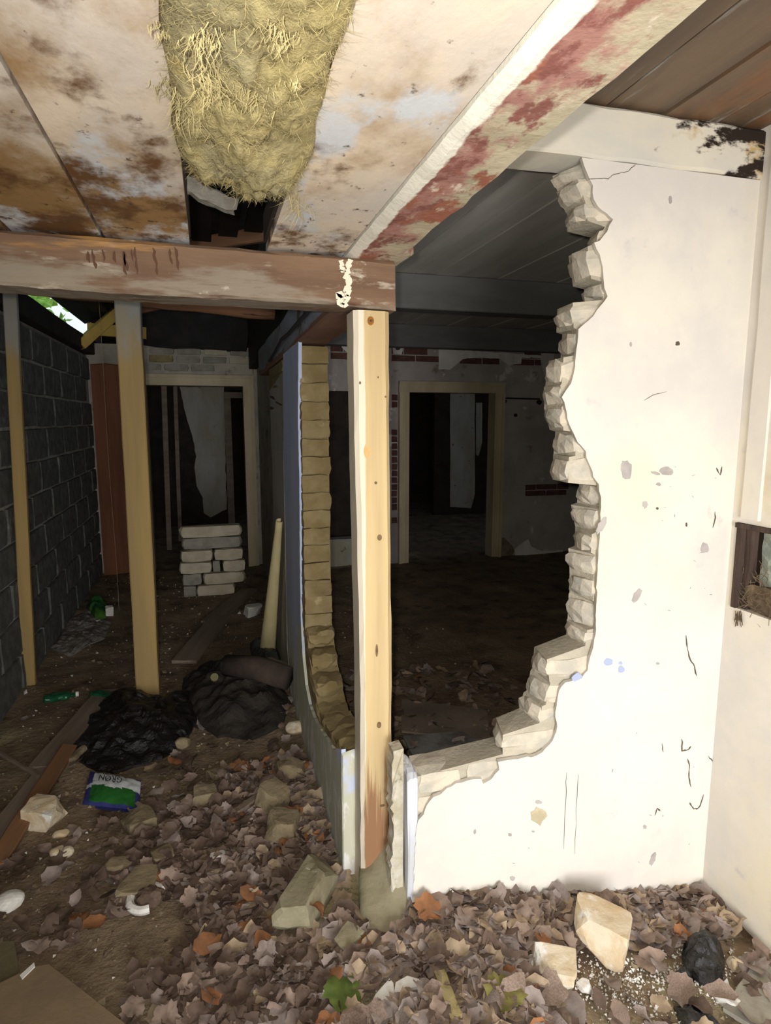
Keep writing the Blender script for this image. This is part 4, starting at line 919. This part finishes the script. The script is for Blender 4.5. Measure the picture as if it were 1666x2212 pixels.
plank_item('plank', (398, 1440), (478, 1340), .15, .02, m_plank, 'broad dusty plank on the corridor floor right of the thick prop', lift=.03)
plank_item('plank', (455, 1350), (540, 1278), .14, .02, m_plank, 'darker plank on the corridor floor leading to the brick stack', lift=.02)
plank_item('stick', (0, 1640), (84, 1692), .014, .012, m_plank, 'thin pale stick crossing the planks at the left edge', 'stick', lift=.03)
plank_item('stick', (948, 2120), (985, 2225), .03, .014, mat('yellow_lath', srgb(166, 152, 104), srgb(146, 130, 90), 9), 'yellowish lath in the leaves at the bottom edge', 'stick', lift=.03)
plank_item('stick', (1475, 2165), (1482, 2118), .008, .008, m_leafm[1], 'thin pale stick below the tied black bag', 'stick', lift=.01)
plank_item('stick', (560, 1655 + 80), (510, 1790 - 20), .028, .014, m_plank, 'broken lath beside the white splinters in the rubble', 'stick', lift=.03)
plank_item('board_scrap', (580, 1462), (640, 1485), .05, .02, m_plank, 'splintered board piece against the blue partition', 'board', lift=.10)
plank_item('plank', (1615, 2225), (1690, 2100), .12, .012, m_greybrick, 'grey board lying in the bottom right corner', lift=.015)
plank_item('board_scrap', (440, 1853), (515, 1840), .03, .02, m_stone, 'short pale lath lying in the dirt', 'stick', lift=.01)

def sheet(nm, pts, m, lab, th=.008, cat='board', tilt=.0, z0=None):
    P = [on_g(x, y) for x, y in pts]; z = (max(p.z for p in P) + .012) if z0 is None else z0
    P = [Vector((p.x, p.y, z)) for p in P]; q = MB(); q.prism([p + Vector((0, 0, th)) for p in P], [p for p in P]); return tag(tri(q.build(nm, m)), lab, cat)
sb = sheet('fibreboard_sheet', [(-60, 2175), (70, 2112), (108, 2110), (170, 2155), (270, 2235), (150, 2400), (-80, 2400)], m_fibre, 'brown fibreboard sheet with a corner up in the bottom left corner', .009)
sheet('board_sheet', [(-60, 2060), (0, 2048), (32, 2046), (42, 2108), (50, 2122), (-60, 2165)], mat('grey_green_board', srgb(104, 96, 70), srgb(92, 84, 62), 7), 'grey green board tucked behind the brown fibreboard at the left edge', .006)
sheet('label_scrap', [(45, 2128), (76, 2104), (78, 2112), (50, 2136)], m_white, 'small white scrap behind the fibreboard corner', .004, 'scrap', z0=gz(-.2, 1.4) + .03)
sheet('broken_tile', [(700, 2150), (690, 2170), (694, 2192), (712, 2210), (728, 2204), (722, 2180), (712, 2160)], m_white, 'curved white shard left of the green leaf', .006, 'shard')
sheet('white_shard', [(800, 2190), (812, 2165), (842, 2128), (850, 2140), (852, 2165), (840, 2185), (806, 2212), (795, 2205)], m_white, 'long white torn piece in the leaves near the bottom edge', .008, 'shard')
sheet('white_shard', [(855, 2140), (880, 2126), (905, 2130), (912, 2145), (890, 2150), (866, 2166), (852, 2160)], m_white, 'rounded white piece beside the long white torn one', .008, 'shard')
sheet('floor_board', [(868, 1520), (1052, 1545), (1060, 1610), (868, 1590)], mat('floor_sheet', srgb(142, 128, 112), srgb(120, 106, 94), 5), 'dull brown sheet on the back room floor behind the sill', .01)
sheet('floor_board', [(870, 1600), (1000, 1590), (1045, 1618), (900, 1660)], mat('floor_sheet_grey', srgb(150, 148, 144), srgb(110, 102, 96), 8), 'grey damp sheet on the floor just behind the sill', .01)

def bags():
    P = [on_g(x, y) for x, y in [(110, 1400), (140, 1340), (190, 1320), (240, 1345), (225, 1380), (150, 1420)]]
    tag(mound([(p.x, p.y) for p in P], .03, 6, 14, .003, .012, .01, 16).build('plaster_dust', mat('plaster_dust', srgb(150, 146, 138), srgb(110, 100, 88), 14, rough=1, bump=.8, bscale=50)), 'pale heap of plaster dust on the floor beside the block wall', 'dust', kind='stuff')
    P = [on_g(x, y) for x, y in [(145, 1630), (185, 1582), (182, 1560), (196, 1545), (215, 1520), (240, 1500), (290, 1494), (330, 1505), (370, 1512), (420, 1490), (432, 1530), (420, 1570), (405, 1600), (350, 1640), (300, 1655), (255, 1672), (205, 1668), (170, 1650)]]
    tag(mound([(p.x, p.y) for p in P], .085, 4, 26, .012, .012, .022, 13, nseg=120).build('rubbish_bag', m_bag), 'big crumpled black plastic bag lying on the rubble at the foot of the thick prop', 'bag')
    P = [on_g(x, y) for x, y in [(395, 1470), (440, 1440), (500, 1430), (560, 1440), (600, 1470), (630, 1520), (610, 1570), (545, 1600), (480, 1595), (420, 1570), (398, 1520)]]
    tag(mound([(p.x, p.y) for p in P], .14, 9, 22, .01, .02, .03, 9, nseg=90).build('rubbish_heap', mat('dark_rags', srgb(52, 45, 38), srgb(38, 34, 30), 6, rough=.8, bump=.8, bscale=20, bdist=.02, layers=[(srgb(78, 74, 54), 7, .6, .72)])), 'dark heap of rags and soaked debris against the blue partition', 'heap', kind='stuff')
    P = [on_g(x, y) for x, y in [(540, 1400), (560, 1390), (590, 1395), (605, 1420), (608, 1450), (580, 1460), (548, 1440)]]
    tag(mound([(p.x, p.y) for p in P], .12, 5, 14, .02, .01, .02, 14).build('rubbish_bag', mat('grey_bag', srgb(62, 64, 62), srgb(48, 50, 48), 9, rough=.35, bump=.7, bscale=30)), 'small dark grey plastic bag on top of the dark heap, by the curled strip', 'bag')
    a, b2 = on_g(492, 1512), on_g(625, 1535); q = MB(); q.tube([a + Vector((0, 0, .19)), (a + b2) / 2 + Vector((0, 0, .20)), b2 + Vector((0, 0, .17))], [.055, .062, .058], 12)
    tag(q.build('round_log', mat('dark_log', srgb(74, 60, 50), srgb(56, 46, 40), 8, rough=.9, bump=.6, bscale=20), smooth=True), 'short dark log half buried in the heap by the blue partition', 'log')
    q = MB(); p = on_g(466, 1525); q.tube([p + Vector((0, 0, .15)), p + Vector((.0, -.012, .16))], .02, 10); tag(q.build('bottle_cap', mat('olive_cap', srgb(110, 104, 70), None)), 'round olive cap lying on the dark heap', 'cap')
    # tied bag at the right
    t = empty('tied_bag', on_g(1518, 2085))
    P = [on_g(x, y) for x, y in [(1478, 2040), (1495, 2026), (1530, 2026), (1555, 2045), (1566, 2085), (1562, 2125), (1545, 2138), (1510, 2128), (1478, 2105), (1472, 2070)]]
    mound([(p.x, p.y) for p in P], .055, 14, 22, .014, .006, .014, 30, nseg=80).build('bag_body', m_bagk, t)
    kp = on_g(1478, 2118); rock('knot', kp, (.045, .04, .035), (0, 0, .5), 3, m_bagk, 0, 3, 3, .25, .1, parent=t)
    tag(t, 'small shiny tied black bag on the litter near the right wall', 'bag')
    P = [on_g(x, y) for x, y in [(1455, 2180), (1490, 2172), (1530, 2190), (1560, 2225), (1480, 2240)]]
    tag(mound([(p.x, p.y) for p in P], .025, 4, 12, .006, .006, .012, 30).build('plastic_scrap', m_bagk), 'flat dark plastic scrap at the bottom edge under the tied bag', 'scrap')
    # green bottles
    def bottle(px, py, rot, L, lab, sd):
        p = on_g(px, py); e = empty('plastic_bottle', p); n, m = 16, 14; vs, fs = [], []; d = Vector((math.cos(rot), math.sin(rot), 0)); s = Vector((-d.y, d.x, 0)); rr = random.Random(sd)
        for i in range(n + 1):
            t = i / n; r = .034 * (1 if t < .7 else 1 - .68 * sm(.7, .92, t)); r *= .96 if i else .7
            for j in range(m):
                an = 2 * math.pi * j / m; k = 1 + .28 * N(t * 5, math.cos(an) * 1.4 + sd, math.sin(an) * 1.4)
                vs.append(p + d * (t - .5) * L + s * math.cos(an) * r * k * 1.1 + Vector((0, 0, .024 + math.sin(an) * r * k * .62)))
        fs = [(i * m + j, i * m + (j + 1) % m, (i + 1) * m + (j + 1) % m, (i + 1) * m + j) for i in range(n) for j in range(m)] + [tuple(range(m - 1, -1, -1)), tuple(n * m + j for j in range(m))]
        q = MB(); q.add(vs, fs); q.build('bottle_body', m_green, e)
        q = MB(); c = p + d * L * .5 + Vector((0, 0, .024)); q.tube([c, c + d * .014], .013, 10); q.build('cap', m_white, e); tag(e, lab, 'bottle')
    bottle(130, 1514, .1, .15, 'crushed green plastic bottle lying alone between the two props', 3)
    bottle(228, 1512, -.6, .17, 'green plastic bottle partly under the black bag', 5)
    P = [on_g(x, y) for x, y in [(188, 1315), (195, 1298), (215, 1297), (232, 1308), (230, 1335), (205, 1340)]]
    tag(mound([(p.x, p.y) for p in P], .08, 8, 12, .01, .01, .02, 14).build('green_bag', mat('green_bag', srgb(74, 120, 40), srgb(24, 70, 44), 12, rough=.4, bump=.6)), 'bright green crumpled bag on the floor by the block wall', 'bag')
    rock('white_cup', on_g(237, 1330), (.07, .06, .10), (0, 0, .3), 5, m_white, .7, 1, 3, .02, .05); tag(ROCKS[-1], 'small white crushed cup beside the green bag', 'cup')
bags()

def packet():
    A, B2, C, D = on_g(196, 1680), on_g(306, 1704), on_g(300, 1757), on_g(178, 1742)   # far-left, far-right, near-right, near-left
    e = empty('plastic_packet', on_g(243, 1718)); nx, ny = 28, 16; vs, fs = [], []; mi = []
    z0 = max(p.z for p in (A, B2, C, D))
    def surf(u, v):
        p = A.lerp(B2, u).lerp(D.lerp(C, u), v); h = .024 * (math.sin(math.pi * min(max(u, 0), 1)) ** .5) * (math.sin(math.pi * min(max(v, 0), 1)) ** .55) if 0 < u < 1 and 0 < v < 1 else 0
        h += (.004 * N(u * 9, v * 7, 3) + .003 * (1 - abs(N(u * 14, v * 9, 8)) * 3)) * (1 if 0 < u < 1 and 0 < v < 1 else .3)
        return Vector((p.x, p.y, z0 + .006 + h + .022 * (1 - v)))
    for j in range(ny + 1):
        for i in range(nx + 1): vs.append(surf(i / nx, j / ny))
    mb = MB()
    for j in range(ny):
        for i in range(nx):
            u, v = (i + .5) / nx, (j + .5) / ny; lim = .51 - .04 * math.cos(u * 6)
            k = 2 if (u < .10 or (v < .07 and (u < .25 or u > .8)) or v > .93 or (u > .93 and v > .5)) else (0 if v < lim else 1)
            if k == 2 and u < .12 and .42 < v < .55: k = 0
            fs.append((j * (nx + 1) + i, (j + 1) * (nx + 1) + i, (j + 1) * (nx + 1) + i + 1, j * (nx + 1) + i + 1)); mi.append(k)
    k0 = len(vs); vs += [vs[i] - Vector((0, 0, .012)) for i in (0, nx, ny * (nx + 1) + nx, ny * (nx + 1))]; fs.append((k0, k0 + 1, k0 + 2, k0 + 3)); mi.append(2)
    mb.add(vs, fs); mb.mi = mi
    mb.build('film', [mat('packet_white', srgb(206, 208, 208), None, rough=.35, bump=.3, bscale=30), mat('packet_green', srgb(44, 104, 44), srgb(34, 88, 38), 9, rough=.35, bump=.4, bscale=30), mat('packet_blue', srgb(60, 64, 122), srgb(48, 52, 104), 9, rough=.35, bump=.4, bscale=30)], e, smooth=True)
    cu = bpy.data.curves.new('t', 'FONT'); cu.body = 'GRØN'; cu.size = 1; cu.align_x = 'CENTER'; cu.resolution_u = 3; to = bpy.data.objects.new('t', cu); COL.objects.link(to)
    bpy.context.view_layer.update(); me = bpy.data.meshes.new_from_object(to.evaluated_get(bpy.context.evaluated_depsgraph_get())); bpy.data.objects.remove(to)
    bm = bmesh.new(); bm.from_mesh(me); bmesh.ops.triangulate(bm, faces=bm.faces); bmesh.ops.subdivide_edges(bm, edges=[x for x in bm.edges if x.calc_length() > .25], cuts=2)
    xs = [v.co.x for v in bm.verts]; wx = max(xs) - min(xs); ys = [v.co.y for v in bm.verts]; hy = max(ys) - min(ys); cxm = (max(xs) + min(xs)) / 2
    for v in bm.verts:
        u = .44 - (v.co.x - cxm) / wx * .44; vv = .15 + (v.co.y - min(ys)) / hy * .25
        p = surf(u, vv) + Vector((0, 0, .0022)) - Vector(e['_w']); v.co = p
    me2 = bpy.data.meshes.new('lettering'); bm.to_mesh(me2); bm.free(); me2.materials.append(mat('packet_ink', srgb(30, 48, 50), None, rough=.5, bump=0))
    o = bpy.data.objects.new('lettering', me2); COL.objects.link(o); o.parent = e
    tag(e, 'small green, white and blue plastic packet with upside-down lettering', 'packet')
packet()

# ------------------------------------------------------------------ fallen leaves
def leaf_shape(kind, seed):
    """returns verts, faces; unit length about 1"""
    rr = random.Random(seed); vs, fs = [], []; cur, c2, tw = rr.uniform(-.9, 1.6), rr.uniform(-.7, .7), rr.uniform(-.5, .5)
    def bend(x, y): return Vector((x, y, cur * y * y * 1.4 + c2 * x * x * .5 + tw * x * y + .05 * math.sin(x * 9 + seed) * (1 if abs(y) > .1 else .3)))
    if kind == 'ovate':
        n = 6; wd = rr.uniform(.26, .42)
        for i in range(n + 1):
            t = i / n; w2 = wd * (math.sin(math.pi * t ** .8) ** .8) * (1 + (.12 if i % 2 else -.05)); x = t - .5
            vs += [bend(x, -w2), bend(x + .03, 0), bend(x, w2)]
        for i in range(n):
            a = 3 * i; fs += [(a, a + 3, a + 4, a + 1), (a + 1, a + 4, a + 5, a + 2)]
    else:
        n = 30; vs.append(bend(0, 0)); lob = 5; cur *= .4; c2 *= .4
        for i in range(n):
            a = 2 * math.pi * i / n; k = .5 * (.78 + .22 * abs(math.cos(a * lob / 2)) ** 1.2) * (1 + (.05 if i % 2 else -.05)) * rr.uniform(.9, 1.08); vs.append(bend(k * math.cos(a), k * math.sin(a)))
        for i in range(n): fs.append((0, 1 + i, 1 + (i + 1) % n))
    return vs, fs
def leaves():
    shapes = [leaf_shape('ovate', s) for s in range(8)] + [leaf_shape('lobed', s + 20) for s in range(3)]
    meshes = []
    for si, (vs, fs) in enumerate(shapes):
        row = []
        for mi, m in enumerate(m_leafm):
            me = bpy.data.meshes.new('fallen_leaf'); me.from_pydata(vs, [], fs); me.materials.append(m); row.append(me)
            for p in me.polygons: p.use_smooth = True
        meshes.append(row)
    rr = random.Random(77)
    def blocked(x, y):
        if y > 1.565 and (x > .50) and y < 1.75: return True
        if XP0 - .02 < x < XP1 and y > 1.6: return True
        return x > 1.55 or x < -1.0
    keep = [(v.location.x, v.location.y, max(v.dimensions.x, v.dimensions.y) * .40) for v in ROCKS if v.parent is None and max(v.dimensions.x, v.dimensions.y) > .09]
    keep += [(g.x, g.y, rd) for g, rd in [(on_g(830, 1980), .07), (on_g(830, 1930), .07), (on_g(645, 2010), .05), (on_g(690, 1925), .06), (on_g(242, 1718), .12), (on_g(1518, 2085), .065), (on_g(740, 2167), .05), (on_g(860, 2140), .05), (on_g(825, 2175), .05), (on_g(100, 2180), .2), (on_g(320, 2020), .12), (on_g(290, 1580), .22)]]
    def keepout(x, y): return any((x - a) ** 2 + (y - b2) ** 2 < c * c for a, b2, c in keep)
    zones = [ # x, y, label of the zone, group
        (lambda x, y: x > 1.15 and y > 1.25, 'brown dry leaf in the right-hand corner of the white wall', 'leaves in the right corner'),
        (lambda x, y: x > .5 and y > 1.4, 'brown dry leaf piled along the foot of the white wall', 'leaves along the white wall'),
        (lambda x, y: x > .5, 'brown dry leaf around the two pale rocks in front', 'leaves around the rocks'),
        (lambda x, y: x > .05 and y < 1.55, 'brown dry leaf in the front litter left of the post foot', 'leaves in front of the post'),
        (lambda x, y: x > .05, 'brown dry leaf along the foot of the low partition', 'leaves along the partition'),
        (lambda x, y: True, 'brown dry leaf scattered on the dirt floor at the left', 'leaves on the left dirt floor')]
    cand = []
    tries = 0
    while len(cand) < 4000 and tries < 60000:
        tries += 1
        x = rr.uniform(-1.0, 1.55); y = rr.uniform(1.0, 3.3)
        if blocked(x, y): continue
        d = 1.0 if x > .35 else .95 * sm(-.6, .45, x) + .08
        if x > .5 and y > 1.7: d = .05
        elif y > 1.75: d *= .8 * (1 - sm(1.9, 2.6, y)) + .05
        if x > .78 and y < 1.385: d *= .07
        if .0 < x < .36 and y > 1.75 and y < 2.5: d = max(d, .6)
        if rr.random() > d or keepout(x, y): continue
        cand.append((x, y))
    rr.shuffle(cand); cand_big = sorted(cand[:1500], key=lambda p: p[1] + .15 * rr.random())[:285]
    big = set(cand_big); stuff = [MB()]
    def place(x, y, s, mi, si, up):
        rot = Euler((rr.gauss(0, .30), rr.gauss(0, .30), rr.uniform(0, 6.28))); z = gz(x, y) + up
        return rot, Vector((x, y, z))
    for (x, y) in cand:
        si = rr.randint(0, len(shapes) - 1); mi = rr.choices([0, 1, 2, 3, 4], [5, 3, 3.2, 5, .35] if x > .25 else [4, .8, 8, 2, .3])[0]  # left side leans to dark leaves: its dimmer light is put into leaf colour
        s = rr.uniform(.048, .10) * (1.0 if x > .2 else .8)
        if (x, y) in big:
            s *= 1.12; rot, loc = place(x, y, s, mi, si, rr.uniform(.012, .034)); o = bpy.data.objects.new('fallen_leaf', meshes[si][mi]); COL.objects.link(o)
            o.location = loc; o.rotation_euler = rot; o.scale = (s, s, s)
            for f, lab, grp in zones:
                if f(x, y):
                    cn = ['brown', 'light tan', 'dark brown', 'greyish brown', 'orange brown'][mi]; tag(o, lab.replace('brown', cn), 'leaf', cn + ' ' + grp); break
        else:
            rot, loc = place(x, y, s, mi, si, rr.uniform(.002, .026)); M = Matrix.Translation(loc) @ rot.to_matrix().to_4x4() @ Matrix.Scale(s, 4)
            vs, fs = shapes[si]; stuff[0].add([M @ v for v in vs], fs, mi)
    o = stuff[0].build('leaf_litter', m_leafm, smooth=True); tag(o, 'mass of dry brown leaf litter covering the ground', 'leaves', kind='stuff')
    # back room and corridor crumbs, rubble bits
    q = MB(); rr = random.Random(99)
    for i in range(5200):
        z = rr.random()
        if z < .55: x, y = rr.uniform(-1.0, 1.55), rr.uniform(1.0, 2.6)
        elif z < .8: x, y = rr.uniform(-1.0, .34), rr.uniform(2.4, 6.2)
        else: x, y = rr.uniform(.6, 4.2), rr.uniform(1.8, 5.9)
        if blocked(x, y): continue
        s = rr.uniform(.002, .007) * (1 + .12 * y) * (1 if rr.random() < .9 else 1.9); p = Vector((x, y, gz(x, y) + s * .3)); rot = Euler((rr.uniform(0, 3), rr.uniform(0, 3), rr.uniform(0, 3))).to_matrix()
        vs = [p + rot @ (Vector(v) * s * rr.uniform(.6, 1.2)) for v in [(1, 0, -.5), (-.5, .9, -.5), (-.5, -.9, -.5), (.3, .2, .8)]]
        q.add(vs, [(0, 2, 1), (0, 1, 3), (1, 2, 3), (2, 0, 3)], 0 if rr.random() < .6 else 1 if rr.random() < .22 else 2)
    tag(q.build('rubble_crumbs', [m_stone, m_white, m_leafm[2]]), 'scattered crumbs of mortar and grit over the dirt floor', 'rubble', kind='stuff')
    # white grit by the corner rocks
    q = MB()
    for i in range(1300):
        x = rr.gauss(1.12, .2); y = rr.gauss(1.28, .06)
        if blocked(x, y) or x > 1.53: continue
        s = rr.uniform(.0008, .0016) / max(.25, rr.random()); p = Vector((x, y, gz(x, y) + s * .4 + .003)); rot = Euler((rr.uniform(0, 3), rr.uniform(0, 3), rr.uniform(0, 3))).to_matrix()
        q.add([p + rot @ (Vector(v) * s) for v in [(1, 0, -.5), (-.5, .9, -.5), (-.5, -.9, -.5), (.3, .2, .8)]], [(0, 2, 1), (0, 1, 3), (1, 2, 3), (2, 0, 3)])
    tag(q.build('plaster_grit', m_white), 'white plaster grit around the two pale rocks', 'rubble', kind='stuff')
    # special leaves
    def special(px, py, s, m, kind, sd, lab, up=.03, nm='fallen_leaf', rot=(.15, .1, .6)):
        vs, fs = leaf_shape(kind, sd); p = on_g(px, py) + Vector((0, 0, up)); e = MB(); M = Matrix.Translation(p) @ Euler(rot).to_matrix().to_4x4() @ Matrix.Scale(s, 4)
        e.add([M @ v for v in vs], fs); tag(e.build(nm, m, smooth=True), lab, 'leaf')
    special(740, 2167, .105, m_leafg, 'lobed', 41, 'green serrated leaf on the litter between the white pieces', .035, 'green_leaf')
    special(1088, 2165, .11, m_leafo, 'lobed', 42, 'broad olive yellow leaf at the bottom, left of the whitish rock', .03)
    special(688, 2007, .075, m_leafm[4], 'ovate', 43, 'rust orange leaf lying against the long concrete lump', .075, rot=(.5, .5, 1.2))
    special(545, 1950, .085, m_leafm[4], 'ovate', 44, 'bright orange leaf left of the long concrete lump', .03, rot=(.2, .3, -.6))
    special(450, 2040 + 15, .09, m_leafm[4], 'ovate', 45, 'curled tan orange leaf in the middle of the front litter', .03, rot=(.4, .1, .5))
    special(925, 1992, .085, m_leafm[4], 'lobed', 46, 'large orange brown leaf at the left foot of the white wall', .045, rot=(.5, .1, .2))
    special(625, 1835, .08, m_leafm[4], 'ovate', 47, 'orange brown leaf under the lower stone of the pair', .03)
    special(520, 1670, .09, m_leafm[4], 'lobed', 48, 'reddish leaf in the rubble left of the faceted stone', .03)
    special(515, 1780, .08, m_leafm[4], 'ovate', 49, 'orange leaf in the rubble left of the stone pair', .03)
leaves()
for o in bpy.data.objects:
    if '_w' in o: del o['_w']
